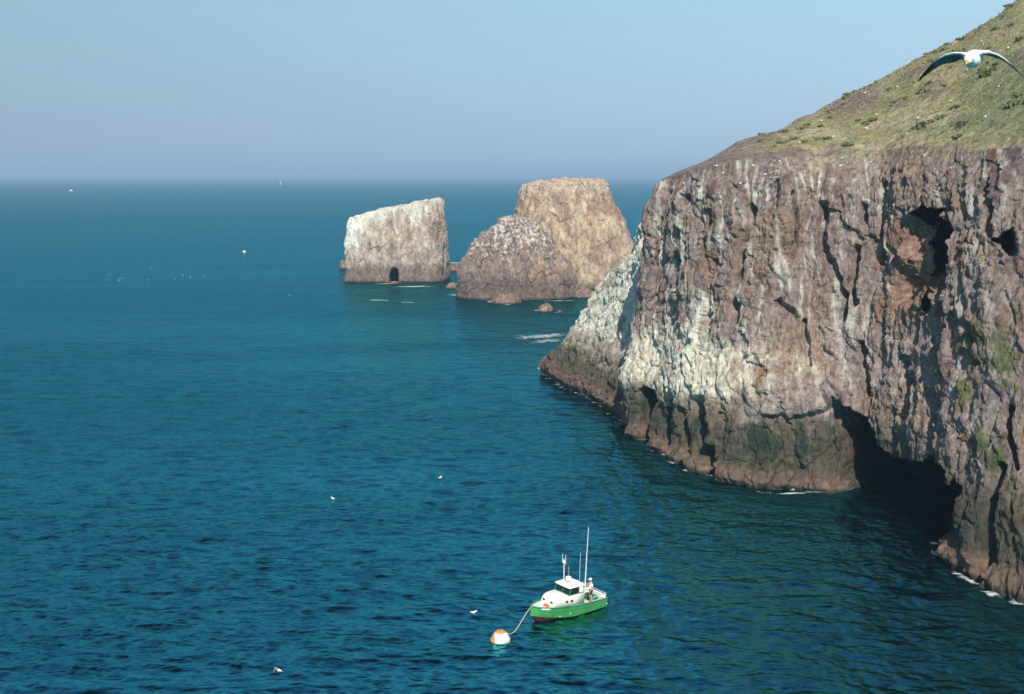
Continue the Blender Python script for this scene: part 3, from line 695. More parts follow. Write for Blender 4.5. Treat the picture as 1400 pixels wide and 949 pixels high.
# ------------------------------------------------------------------ plants on the hillside
def plants():
    m, nt, b = new_mat('shrub_leaves')
    at_ = N(nt, 'ShaderNodeAttribute', attribute_name='col'); nt.links.new(at_.outputs['Color'], b.inputs['Base Color'])
    b.inputs['Roughness'].default_value = .8; b.inputs['Specular IOR Level'].default_value = .2
    Vs, Cs = [], []
    hx, hy = proj(HG); ok = (hx > 1040) & (hx < 1440) & (hy > -20)
    ok[:, NH:] = False; ok[:, :6] = False
    I = np.argwhere(ok)
    pts = HG[I[:, 0], I[:, 1]]; den = fbm(pts / np.array([5, 7, 3]) + 91, 4)
    # even over the area rather than over the grid
    wgt = np.repeat(L_, 1)[I[:, 0]]
    pr = wgt * np.clip(den + .02, 0, 1) ** 1.2; pr /= pr.sum()
    for k in rng.choice(len(I), 160, p=pr):
        c = pts[k]; rad = rng.uniform(.2, .7); n = int(40 + 70 * rad)
        q = rng.normal(size=(n, 3)); q /= np.linalg.norm(q, axis=1)[:, None]; q *= rng.uniform(.55, 1, (n, 1)); q *= np.array([rad, rad * 1.2, rad * .38]); q[:, 2] = np.abs(q[:, 2])
        q += c + rng.normal(0, .03, 3)
        sz = rng.uniform(.07, .17, n)[:, None, None]
        ta = rng.normal(size=(n, 3)); ta /= np.linalg.norm(ta, axis=1)[:, None]; tb = np.cross(ta, rng.normal(size=(n, 3))); tb /= np.linalg.norm(tb, axis=1)[:, None]
        d = np.stack([-ta - tb * .6, ta - tb * .6, ta * .7 + tb * .6, -ta * .7 + tb * .6], 1)
        Vs.append((q[:, None] + d * sz).reshape(-1, 3))
        base = np.array([(.13, .16, .075), (.17, .19, .085), (.15, .16, .10), (.24, .23, .11)][rng.integers(4)])
        Cs.append(np.repeat(base * rng.uniform(.7, 1.35, (n, 1)), 4, 0))
    # grass tufts
    pr = wgt * np.clip(.35 + den * .3 + .2, .05, 1); pr /= pr.sum()
    for k in rng.choice(len(I), 5200, p=pr):
        c = pts[k] + rng.normal(0, .12, 3) * np.array([1, 1, 0]); n = 7
        a = rng.uniform(0, 6.28, n); h = rng.uniform(.08, .24, n); w = .03
        tip = np.stack([np.cos(a) * h * .7, np.sin(a) * h * .7, h], -1) + c; side = np.stack([-np.sin(a), np.cos(a), 0 * a], -1) * w
        root = c + np.stack([np.cos(a), np.sin(a), 0 * a], -1) * .04 - np.array([0, 0, .04])
        Vs.append(np.stack([root - side, root + side, tip + side * .3, tip - side * .3], 1).reshape(-1, 3))
        base = np.array([(.36, .30, .18), (.29, .26, .14), (.21, .22, .11)][rng.integers(3)])
        Cs.append(np.repeat(base * rng.uniform(.8, 1.25, (n, 1)), 4, 0))
    V = np.concatenate(Vs); C = np.concatenate(Cs)
    Q = np.arange(len(V)).reshape(-1, 4)
    tag(link('hillside_vegetation', np_mesh('hillside_vegetation', V, Q, C, False, m)), 'low shrubs and dry grass tufts covering the hillside', 'ground cover', kind='stuff')
plants()

# ------------------------------------------------------------------ boat
class MB:
    def __init__(s): s.bm = bmesh.new()
    def box(s, c, d, rot=None, bev=0.0):
        r = bmesh.ops.create_cube(s.bm, size=1); vs = r['verts']
        bmesh.ops.scale(s.bm, vec=d, verts=vs)
        if bev:
            es = list({e for v_ in vs for e in v_.link_edges}); rr = bmesh.ops.bevel(s.bm, geom=es, offset=bev, segments=2, affect='EDGES', profile=.5)
            vs = list({v_ for f in rr['faces'] for v_ in f.verts} | {v_ for v_ in vs if v_.is_valid})
        if rot: bmesh.ops.rotate(s.bm, cent=(0, 0, 0), matrix=Matrix.Rotation(rot[1], 3, rot[0]), verts=vs)
        bmesh.ops.translate(s.bm, vec=c, verts=vs); return s
    def tube(s, pts, r, n=10, r2=None):
        pts = [Vector(p) for p in pts]; rings = []
        for i, p in enumerate(pts):
            d = (pts[min(i + 1, len(pts) - 1)] - pts[max(i - 1, 0)]).normalized()
            a = d.cross(Vector((0, 0, 1)) if abs(d.z) < .9 else Vector((1, 0, 0))).normalized(); b_ = d.cross(a)
            rr = r if r2 is None else r + (r2 - r) * i / (len(pts) - 1)
            rings.append([s.bm.verts.new(p + (a * math.cos(t_) + b_ * math.sin(t_)) * rr) for t_ in [2 * math.pi * k / n for k in range(n)]])
        for A, B_ in zip(rings, rings[1:]):
            for k in range(n): s.bm.faces.new((A[k], A[(k + 1) % n], B_[(k + 1) % n], B_[k]))
        s.bm.faces.new(rings[0][::-1]); s.bm.faces.new(rings[-1]); return s
    def loft(s, rings, closed=True, caps=True):
        R_ = [[s.bm.verts.new(p) for p in r] for r in rings]; n = len(R_[0])
        for A, B_ in zip(R_, R_[1:]):
            for k in range(n if closed else n - 1): s.bm.faces.new((A[k], A[(k + 1) % n], B_[(k + 1) % n], B_[k]))
        if caps: s.bm.faces.new(R_[0][::-1]); s.bm.faces.new(R_[-1])
        return s
    def lathe(s, prof, c=(0, 0, 0), n=32):
        rings = [[(c[0] + r * math.cos(2 * math.pi * k / n), c[1] + r * math.sin(2 * math.pi * k / n), c[2] + z_) for k in range(n)] for r, z_ in prof]
        return s.loft(rings)
    def face(s, pts): s.bm.faces.new([s.bm.verts.new(p) for p in pts]); return s
    def build(s, name, mat, parent=None, smooth=False):
        bmesh.ops.remove_doubles(s.bm, verts=s.bm.verts, dist=1e-5)
        bmesh.ops.recalc_face_normals(s.bm, faces=s.bm.faces)
        me = bpy.data.meshes.new(name); s.bm.to_mesh(me); s.bm.free(); me.materials.append(mat)
        if smooth:
            for p in me.polygons: p.use_smooth = True
        return link(name, me, parent)

M_green = simple('green_paint', (.06, .27, .075), .42, var=.42, vscale=1.6, bump=.15, bscale=3)
M_greend = simple('green_trim', (.012, .19, .085), .45)
M_red = simple('red_antifouling', (.10, .022, .014), .7, var=.4, vscale=2)
M_wh = simple('white_gelcoat', (.80, .79, .74), .4, var=.05, vscale=2)
M_deck = simple('deck_paint', (.68, .69, .63), .7, var=.1, vscale=3, bump=.1)
M_glass = simple('dark_window_glass', (.012, .018, .018), .08, var=.3)
M_alu = simple('pale_metal', (.72, .70, .68), .4, var=.1)
M_pink = simple('red_fibreglass', (.5, .16, .10), .5)
M_orange = simple('orange_fabric', (.75, .13, .025), .7, bump=.4)
M_dark = simple('dark_fitting', (.03, .03, .03), .5)
M_rope = simple('rope', (.42, .36, .26), .9, var=.3, vscale=30, bump=.5, bscale=60)

BX = onz(731, 849); A_ = R(37)
BOAT_YAW = math.pi + A_
hd = np.array([math.cos(BOAT_YAW), math.sin(BOAT_YAW)])
b0 = np.array(BX[:2]) - hd * 2.72
boat = empty('motor_boat', (b0[0], b0[1], 0), BOAT_YAW)
tag(boat, 'green and white cabin cruiser moored near the orange and white buoy', 'boat')
xs = np.linspace(-2.9, 3.1, 49)
def half(x):   # half beam at the sheer
    t = np.clip((x + .3) / 3.4, 0, 1); return 1.24 * (1 - t ** 2.3) ** .8 * (1 - .05 * np.clip((-x - .5) / 2.4, 0, 1)) + .015
def sheer(x): t = (x + 2.9) / 6; return .72 + .40 * t ** 1.7
def chine(x): t = (x + 2.9) / 6; return (half(x) * (.90 - .30 * np.clip((t - .45) / .55, 0, 1) ** 1.2), .06 + .42 * np.clip((t - .5) / .5, 0, 1) ** 1.6)
def keel(x): t = (x + 2.9) / 6; return -.42 + .92 * np.clip((t - .78) / .22, 0, 1) ** 2.2
def stem(x, z): return x
WL = .0
hb = MB(); rings = []
for x in xs:
    hb_, sz = half(x), sheer(x); cw, cz = chine(x)
    r = []
    for s_ in (1,):
        pass
    side = [(x, cw + (hb_ - cw) * q ** .8, cz + (sz - cz) * q) for q in np.linspace(0, 1, 7)]
    rings.append([(a, b_, c_) for a, b_, c_ in side[::-1]])
def hull_half(sg):
    o = [[(a, sg * b_, c_) for a, b_, c_ in r] for r in rings]; hb.loft(o, closed=False, caps=False)
hull_half(1); hull_half(-1)
# transom
x = -2.9; tr = [(x, s_ * p[1], p[2]) for s_, p in [(1, q) for q in rings[0]]] + [(x, -p[1], p[2]) for p in rings[0][::-1]]
hb.face(tr)
hull = hb.build('hull', M_green, boat, smooth=True)
bo = MB()
for sg in (1, -1):
    bo.loft([[(x, sg * chine(x)[0], chine(x)[1]), (x, sg * chine(x)[0] * .55, chine(x)[1] * .45 + keel(x) * .55), (x, 0, keel(x))] for x in xs], closed=False, caps=False)
bo.face([(-2.9, chine(-2.9)[0], chine(-2.9)[1]), (-2.9, -chine(-2.9)[0], chine(-2.9)[1]), (-2.9, 0, keel(-2.9))])
bo.build('hull_bottom', M_red, boat, smooth=True)
# rub rail / cap rail
cr = MB()
for sg in (1, -1):
    cr.loft([[(x, sg * (half(x) + .025), sheer(x) - .03), (x, sg * (half(x) + .025), sheer(x) + .025), (x, sg * max(half(x) - .075, .0), sheer(x) + .025), (x, sg * max(half(x) - .075, .0), sheer(x) - .13)] for x in xs])
cr.box((-2.88, 0, sheer(-2.9)), (.1, 2.1, .06))
cr.build('cap_rail', M_greend, boat)
# foredeck + side decks (z below the rail), cockpit behind
dk = MB(); xd = [x for x in xs if x >= -1.5]
dk.loft([[(x, half(x) - .05, sheer(x) - .10), (x, 0, sheer(x) - .07), (x, -half(x) + .05, sheer(x) - .10)] for x in xd], closed=False, caps=False)
dk.build('deck', M_deck, boat)
ck_ = MB(); xc = [x for x in xs if x <= -1.5]
ck_.loft([[(x, half(x) - .06, sheer(x) - .02), (x, half(x) - .26, sheer(x) - .02), (x, half(x) - .27, .3), (x, -half(x) + .27, .3), (x, -half(x) + .26, sheer(x) - .02), (x, -half(x) + .06, sheer(x) - .02)] for x in xc], closed=False, caps=False)
ck_.face([(-1.51, half(-1.51) - .1, .3), (-1.51, -half(-1.51) + .1, .3), (-1.51, -half(-1.51) + .1, sheer(-1.51) - .07), (-1.51, half(-1.51) - .1, sheer(-1.51) - .07)])
ck_.build('cockpit', M_deck, boat)
eb = MB().box((-2.2, 0, .52), (.75, .95, .42), bev=.04); eb.build('engine_box', M_greend, boat)
tb = MB().box((-2.78, 0, .66), (.16, 1.9, .5), bev=.03).box((-2.55, .92, .84), (.6, .12, .12), bev=.03).box((-2.55, -.92, .84), (.6, .12, .12), bev=.03); tb.build('stern_seat', M_wh, boat)
# trunk cabin with a rounded sloping front
def cab_ring(x, h, w, top):
    z0 = sheer(x) - .12; zt = z0 + h; rr = min(.10, h * .45)
    p = [(x, w, z0), (x, w - .02, zt - rr)]
    for q in (30, 60, 90): p.append((x, w - .02 - rr + rr * math.cos(R(q)), zt - rr + rr * math.sin(R(q))))
    p.append((x, 0, zt + .03))
    return p + [(a, -b_, c_) for a, b_, c_ in p[:-1][::-1]]
prof_c = [(1.64, .05, .72), (1.62, .22, .73), (1.56, .40, .745), (1.45, .53, .76), (1.25, .64, .785), (1.0, .70, .80), (.7, .73, .82), (.35, .745, .83), (-.2, .75, .85), (-1.0, .76, .86)]
cabin = MB().loft([cab_ring(*p, 0) for p in prof_c]).build('cabin', M_wh, boat, smooth=False)
for p in cabin.data.polygons: p.use_smooth = len(p.vertices) == 4
bs = MB()
for sg in (1, -1): bs.tube([(1.6, sg * .74, sheer(1.6) - .08), (.8, sg * .84, sheer(.8) - .08), (-1.0, sg * .89, sheer(-1.0) - .08)], .022, 6)
bs.tube([(1.6, .74, sheer(1.6) - .08), (1.6, -.74, sheer(1.6) - .08)], .022, 6)
bs.build('base_trim', M_greend, cabin)
# portholes, lying on the curved front and the port side
def pane(c, ax, ay, wx_, wy_, name='porthole', mat=None, parent=cabin, th=.012):
    ax = Vector(ax).normalized(); ay = Vector(ay).normalized(); n = ax.cross(ay); c = Vector(c); m_ = MB()
    f = [c + ax * (i * wx_ / 2) + ay * (j * wy_ / 2) for i, j in ((-1, -1), (1, -1), (1, 1), (-1, 1))]
    m_.loft([[p - n * .03 for p in f], [p + n * th for p in f]]); return m_.build(name, mat or M_glass, parent)
for sg in (1, -1):
    zf = sheer(1.55) - .12 + .33; pane((1.595, sg * .42, zf), (0, 1, 0), (-.06, 0, .2), .25, .11)
for xx in (.55, .12):
    for sg in (1, -1):
        pane((xx, sg * (.825 - .03 * (xx - .1)), sheer(xx) + .22), (-sg, 0, 0), (0, 0, 1), .19, .16)
# wheelhouse: windscreen, side windows, frames, roof
zc = sheer(.3) - .12 + .755; zr = zc + .46
fx0, fx1 = .36, .10
wh = empty('wheelhouse', (0, 0, 0)); bpy.data.objects.remove(wh)
fr = MB()
post = lambda a, b_, r=.03: fr.tube([a, b_], r, 6)
for yy in (.80, 0, -.80): post((fx0, yy, zc), (fx1, yy * .95, zr), .035)
post((fx0, .8, zc + .01), (fx0, -.8, zc + .01), .04); post((fx1, .76, zr - .01), (fx1, -.76, zr - .01), .03)
for sg in (1, -1):
    post((-.52, sg * .81, zc), (-.55, sg * .78, zr), .03); post((fx0, sg * .8, zc), (-1.0, sg * .82, zc + .01), .03); post((-.95, sg * .81, zc), (-.95, sg * .78, zr), .035); post((fx1, sg * .77, zr - .01), (-1.0, sg * .79, zr - .01), .025)
fr.build('window_frame', M_greend, cabin)
for (y0, y1) in ((.77, .035), (-.035, -.77)):
    MB().loft([[(fx0 - .02 + o_, y0, zc + .03), (fx0 - .02 + o_, y1, zc + .03), (fx1 - .02 + o_, y1 * .95, zr - .03), (fx1 - .02 + o_, y0 * .95, zr - .03)] for o_ in (0, .012)]).build('windscreen_pane', M_glass, cabin)
for sg in (1, -1):
    MB().loft([[(fx0 - .06, sg * (.80 - o_), zc + .03), (-.50, sg * (.81 - o_), zc + .03), (-.53, sg * (.785 - o_), zr - .03), (fx1 - .04, sg * (.77 - o_), zr - .03)] for o_ in (0, .012)]).build('side_window', M_glass, cabin)
    MB().loft([[(-.545, sg * (.815 - o_), zc + .02), (-.93, sg * (.82 - o_), zc + .02), (-.93, sg * (.79 - o_), zr - .02), (-.575, sg * (.785 - o_), zr - .02)] for o_ in (0, .02)]).build('side_panel', M_wh, cabin)
roof = MB()
def rr_ring(z_, g_):
    o = [(.30 - g_, .82 - g_), (.36 - g_, .6), (.40 - g_, 0), (.36 - g_, -.6), (.30 - g_, -.82 + g_), (-1.05 + g_, -.86 + g_), (-1.09 + g_, 0), (-1.05 + g_, .86 - g_)]
    return [(a, b_, z_ + .03 * (1 - abs(b_))) for a, b_ in o]
roof.loft([rr_ring(zr - .01, .03), rr_ring(zr + .01, 0), rr_ring(zr + .055, 0), rr_ring(zr + .085, .05)])
roof_o = roof.build('cabin_roof', M_wh, boat)
# masts and aerials standing on the roof
zt0 = zr + .08
mt = MB().tube([(-.35, -.62, zt0), (-.36, -.62, zt0 + 1.55)], .035, 8, .028).tube([(-.36, -.80, zt0 + 1.42), (-.36, -.44, zt0 + 1.42)], .025, 8)
mast = mt.build('mast', M_alu, boat)
MB().lathe([(.07, 0), (.085, .03), (.085, .12), (.05, .17)], (-.36, -.62, zt0 + 1.25), 12).build('mast_light', M_wh, mast, True)
for yy in (-.79, -.45): MB().tube([(-.36, yy, zt0 + 1.2), (-.36, yy, zt0 + 1.88)], .022, 8, .014).build('prong', M_alu, mast)
rd = MB().lathe([(.05, 0), (.05, .1), (.19, .12), (.2, .16), (.2, .36), (.16, .40)], (-.4, -.18, zt0), 18).build('radar_drum', M_wh, boat, True)
MB().tube([(-.4, -.18, zt0 + .38), (-.4, -.18, zt0 + 1.15)], .032, 8, .022).build('whip_base', M_pink, rd)
MB().tube([(-.95, .35, zt0), (-1.0, .33, zt0 + 1.0), (-1.12, .25, zt0 + 2.1)], .014, 6, .009).build('thin_aerial', M_alu, boat)
MB().tube([(-1.12, .72, zt0 - .6), (-1.3, .68, zt0 + 1.8), (-1.5, .62, zt0 + 3.95)], .04, 8, .02).build('tall_pole', M_alu, boat)
# bow fittings
MB().box((2.78, 0, sheer(2.8) + .03), (.22, .10, .08), bev=.02).build('bow_roller', M_alu, boat)
MB().box((2.3, 0, sheer(2.3) + .0), (.10, .22, .12), bev=.02).build('mooring_cleat', M_alu, boat)
hc = MB().box((2.0, -.28, sheer(2.0) - .04), (.42, .42, .06), bev=.02).build('deck_hatch', M_wh, boat)
nb = MB(); xb = np.linspace(2.55, 2.02, 10)
nb.loft([[(x, half(x) + .008, sheer(x) - .05), (x, half(x) + .012, sheer(x) - .13)] for x in xb], closed=False, caps=False).build('name_board', M_wh, boat)
for (xx, zz_) in ((.5, .36), (1.25, .26), (-2.8, .3)):
    q = np.clip((zz_ - chine(xx)[1]) / (sheer(xx) - chine(xx)[1]), 0, 1); yy = chine(xx)[0] + (half(xx) - chine(xx)[0]) * q ** .8
    MB().box((xx, yy + .01, zz_), (.07, .05, .07), bev=.015).build('through_hull_fitting', M_wh, boat)
st = MB()
for sg in (1, -1): st.tube([(x, sg * (chine(x)[0] + (half(x) - chine(x)[0]) * .62 ** .8 + .008), chine(x)[1] + (sheer(x) - chine(x)[1]) * .62) for x in xs[1:-2]], .016, 6)
st.build('rub_strake', M_greend, boat)
gr = MB()
for sg in (1, -1):
    gr.tube([(.15, sg * .6, zr + .09), (.13, sg * .6, zr + .15), (-.85, sg * .62, zr + .15), (-.87, sg * .62, zr + .09)], .014, 6)
gr.build('grab_rail', M_alu, roof_o)
for sg in (1, -1): MB().box((-2.5, sg * 1.08, sheer(-2.5) + .05), (.16, .06, .07), bev=.015).build('stern_cleat', M_alu, boat)
MB().tube([(.05, .35, zc + .46), (.30, .30, zc + .16)], .012, 6).build('wiper', M_dark, cabin)
lr = MB()
for sg in (1, -1):
    lr.tube([(-2.85, sg * 1.0, sheer(-2.8)), (-2.85, sg * 1.0, sheer(-2.8) + .28), (-1.6, sg * 1.06, sheer(-1.6) + .26), (-1.6, sg * 1.06, sheer(-1.6))], .02, 6)
lr.tube([(-2.85, 1.0, sheer(-2.8) + .28), (-2.85, -1.0, sheer(-2.8) + .28)], .02, 6)
lr.build('stern_rail', M_alu, boat)
def bw(p):   # boat local -> world
    c_, s_ = math.cos(BOAT_YAW), math.sin(BOAT_YAW); return Vector((b0[0] + p[0] * c_ - p[1] * s_, b0[1] + p[0] * s_ + p[1] * c_, p[2]))
# orange bundle lying on the foredeck
ob = MB()
for k, (yy, w_) in enumerate(((-.02, .2), (.14, .24), (.30, .2))):
    ob.box((.02 * k, yy - .14, .075), (.24 - .02 * k, w_ * .8, .13), bev=.05)
obo = ob.build('orange_bundle', M_orange, None, True); obo.location = bw((1.86, .22, sheer(1.86) - .08)); obo.rotation_euler = (0, 0, BOAT_YAW + .1)
tag(obo, 'folded orange bundle lying on the foredeck before the white cabin', 'bundle')

# ------------------------------------------------------------------ mooring buoy and line
by = onz(684, 881); 
buoy = empty('mooring_buoy', (by[0], by[1] + .6, -.28)); tag(buoy, 'round white mooring buoy with orange side and top', 'buoy')
def buoy_mat():
    m, nt, b = new_mat('buoy_paint')
    tc = N(nt, 'ShaderNodeTexCoord'); sp = N(nt, 'ShaderNodeSeparateXYZ'); nt.links.new(tc.outputs['Object'], sp.inputs[0])
    ns = N(nt, 'ShaderNodeTexNoise', i_Scale=5.0, i_Detail=5.0); nt.links.new(tc.outputs['Object'], ns.inputs['Vector'])
    def edge(sock, thr, s):
        a = N(nt, 'ShaderNodeMath', operation='MULTIPLY_ADD'); a.inputs[1].default_value = .06; nt.links.new(ns.outputs['Fac'], a.inputs[0]); nt.links.new(sock, a.inputs[2])
        q = N(nt, 'ShaderNodeMath', operation='GREATER_THAN' if s > 0 else 'LESS_THAN'); q.inputs[1].default_value = thr; nt.links.new(a.outputs[0], q.inputs[0]); return q.outputs[0]
    mx = N(nt, 'ShaderNodeMath', operation='MAXIMUM'); nt.links.new(edge(sp.outputs['X'], -.34, -1), mx.inputs[0]); nt.links.new(edge(sp.outputs['Z'], .90, 1), mx.inputs[1])
    c1 = N(nt, 'ShaderNodeMix', data_type='RGBA'); c1.inputs['A'].default_value = (.82, .78, .70, 1); c1.inputs['B'].default_value = (.70, .26, .06, 1); nt.links.new(mx.outputs[0], c1.inputs['Factor'])
    lo = N(nt, 'ShaderNodeMapRange'); lo.inputs['From Min'].default_value = .02; lo.inputs['From Max'].default_value = .14; nt.links.new(sp.outputs['Z'], lo.inputs['Value'])
    c2 = N(nt, 'ShaderNodeMix', data_type='RGBA'); c2.inputs['A'].default_value = (.10, .05, .03, 1); nt.links.new(c1.outputs['Result'], c2.inputs['B']); nt.links.new(lo.outputs['Result'], c2.inputs['Factor'])
    nt.links.new(c2.outputs['Result'], b.inputs['Base Color']); b.inputs['Roughness'].default_value = .5; return m
pr_ = [(.02, -.45), (.4, -.38), (.58, -.2), (.65, .05), (.655, .22), (.63, .40), (.58, .56), (.49, .72), (.37, .86), (.25, .95), (.12, 1.0), (.02, 1.01)]
MB().lathe(pr_, (0, 0, 0), 48).build('float_body', buoy_mat(), buoy, True)
MB().lathe([(.642, .385), (.652, .39), (.652, .42), (.636, .425)], (0, 0, 0), 48).build('seam_band', simple('worn_band', (.55, .42, .3), .6), buoy, True)
ringb = MB(); ringb.tube([(.0, .09 * math.cos(a), 1.08 + .09 * math.sin(a)) for a in np.linspace(0, 2 * math.pi, 17)], .02, 6); ringb.build('mooring_ring', M_dark, buoy)
bt = Vector((by[0] + .12, by[1] + .6, .72)); bowp = bw((2.9, .02, sheer(2.9) + .05))
rp_ = []
for t_ in np.linspace(0, 1, 40):
    p = bowp.lerp(bt, t_); sag = 1.05 * math.sin(math.pi * t_ ** 1.55) ** 1.2 if 0 < t_ < 1 else 0
    rp_.append((p.x, p.y, p.z - sag * (.75)))
tag(MB().tube(rp_, .032, 8).build('mooring_line', M_rope, None, True), 'pale rope hanging between the boat bow and the buoy', 'rope')

# ------------------------------------------------------------------ person on the side deck
M_skin = simple('skin', (.55, .28, .18), .6); M_shirt = simple('white_shirt', (.80, .77, .74), .8, var=.06); M_short = simple('navy_shorts', (.03, .04, .06), .8); M_cap = simple('white_cap', (.8, .77, .74), .8); M_hair = simple('dark_hair', (.05, .03, .02), .8)
def skin(name, verts, edges, rad, mat, parent, sub=2, root=0):
    me = bpy.data.meshes.new(name); me.from_pydata(verts, edges, []); o = link(name, me, parent)
    md = o.modifiers.new('skin', 'SKIN'); md.use_smooth_shade = True
    for i, r_ in enumerate(rad):
        sv = me.skin_vertices[0].data[i]; sv.radius = (r_, r_) if not isinstance(r_, tuple) else r_; sv.use_root = (i == root)
    o.modifiers.new('sub', 'SUBSURF').levels = sub; o.modifiers['sub'].render_levels = sub
    me.materials.append(mat); return o
pz = sheer(-1.2) - .10
person = empty('person', bw((-1.42, 1.03, pz)), BOAT_YAW + R(-25))
tag(person, 'person in white shirt, navy shorts and white cap standing on the side deck', 'person')
V_ = [(0, 0, .94), (0, 0, 1.10), (-.01, 0, 1.30), (-.01, 0, 1.43), (.01, 0, 1.52), (.03, 0, 1.60), (.045, 0, 1.68),      # 0-6 trunk, neck, head
      (0, .10, .88), (.02, .11, .48), (0, .11, .09), (.13, .12, .04),                                                  # 7-10 left leg
      (0, -.10, .88), (.03, -.12, .48), (.01, -.12, .09), (.14, -.13, .04),                                            # 11-14 right leg
      (-.01, .17, 1.40), (-.02, .23, 1.13), (.12, .20, .92), (.18, .19, .85),                                           # 15-18 left arm
      (-.01, -.17, 1.40), (.16, -.27, 1.24), (.36, -.30, 1.34), (.44, -.31, 1.37)]                                      # 19-22 right arm
E_ = [(0, 1), (1, 2), (2, 3), (3, 4), (4, 5), (5, 6), (0, 7), (7, 8), (8, 9), (9, 10), (0, 11), (11, 12), (12, 13), (13, 14), (3, 15), (15, 16), (16, 17), (17, 18), (3, 19), (19, 20), (20, 21), (21, 22)]
r_ = [(.14, .11), (.125, .10), (.15, .11), (.12, .09), .05, .085, .075, .085, .06, .038, .035, .085, .06, .038, .035, .055, .042, .03, .035, .055, .042, .03, .035]
for hand, dirv, side_ in ((18, Vector((.35, -.05, -.94)), Vector((.6, 0, .25))), (22, Vector((.9, 0, .2)), Vector((0, .5, -.3)))):
    base = Vector(V_[hand])
    for k in range(4):
        b1 = base + side_ * ((k - 1.5) * .028); L = (.07, .08, .075, .06)[k]
        i = len(V_); V_ += [tuple(b1 + dirv * .045), tuple(b1 + dirv * (.045 + L * .55)), tuple(b1 + dirv * (.045 + L * .95) + Vector((0, -.012, -.01)))]
        E_ += [(hand, i), (i, i + 1), (i + 1, i + 2)]; r_ += [.0095, .0085, .008]
    i = len(V_); V_ += [tuple(base + side_ * .07 + dirv * .01), tuple(base + side_ * .09 + dirv * .05)]; E_ += [(hand, i), (i, i + 1)]; r_ += [.012, .009]
body = skin('body', V_, E_, r_, M_skin, person)
skin('shirt', [V_[i] for i in (0, 1, 2, 3)] + [V_[15], (-.018, .215, 1.22), V_[19], (.09, -.225, 1.30)], [(0, 1), (1, 2), (2, 3), (3, 4), (4, 5), (3, 6), (6, 7)], [(.155, .125), (.15, .12), (.17, .125), (.125, .10), .075, .068, .075, .068], M_shirt, person)
skin('shorts', [(0, 0, .98), V_[7], (.015, .11, .58), V_[11], (.02, -.115, .58)], [(0, 1), (1, 2), (0, 3), (3, 4)], [(.15, .12), .105, .09, .105, .09], M_short, person)
cp = MB().lathe([(.104, 0), (.106, .03), (.09, .085), (.05, .115), (.005, .12)], (.035, 0, 1.665), 20); cp.box((.155, 0, 1.675), (.11, .14, .014), bev=.006); cp.build('cap', M_cap, person, True)
hr = MB().lathe([(.06, -.07), (.096, -.03), (.100, .02)], (.024, 0, 1.65), 20); hr.build('hair', M_hair, person, True)
fc = MB()
fc.box((.128, 0, 1.615), (.03, .025, .045), bev=.008); 
fc.build('nose', M_skin, person, True)
for sg in (1, -1): MB().lathe([(.002, -.01), (.011, 0), (.002, .01)], (.112, sg * .033, 1.64), 8).build('eye', M_dark, person, True)
for sg in (1, -1): MB().box((.03, sg * .09, 1.625), (.045, .016, .06), bev=.007).build('ear', M_skin, person, True)
MB().box((.118, 0, 1.575), (.012, .05, .012), bev=.004).build('mouth', M_red, person, True)

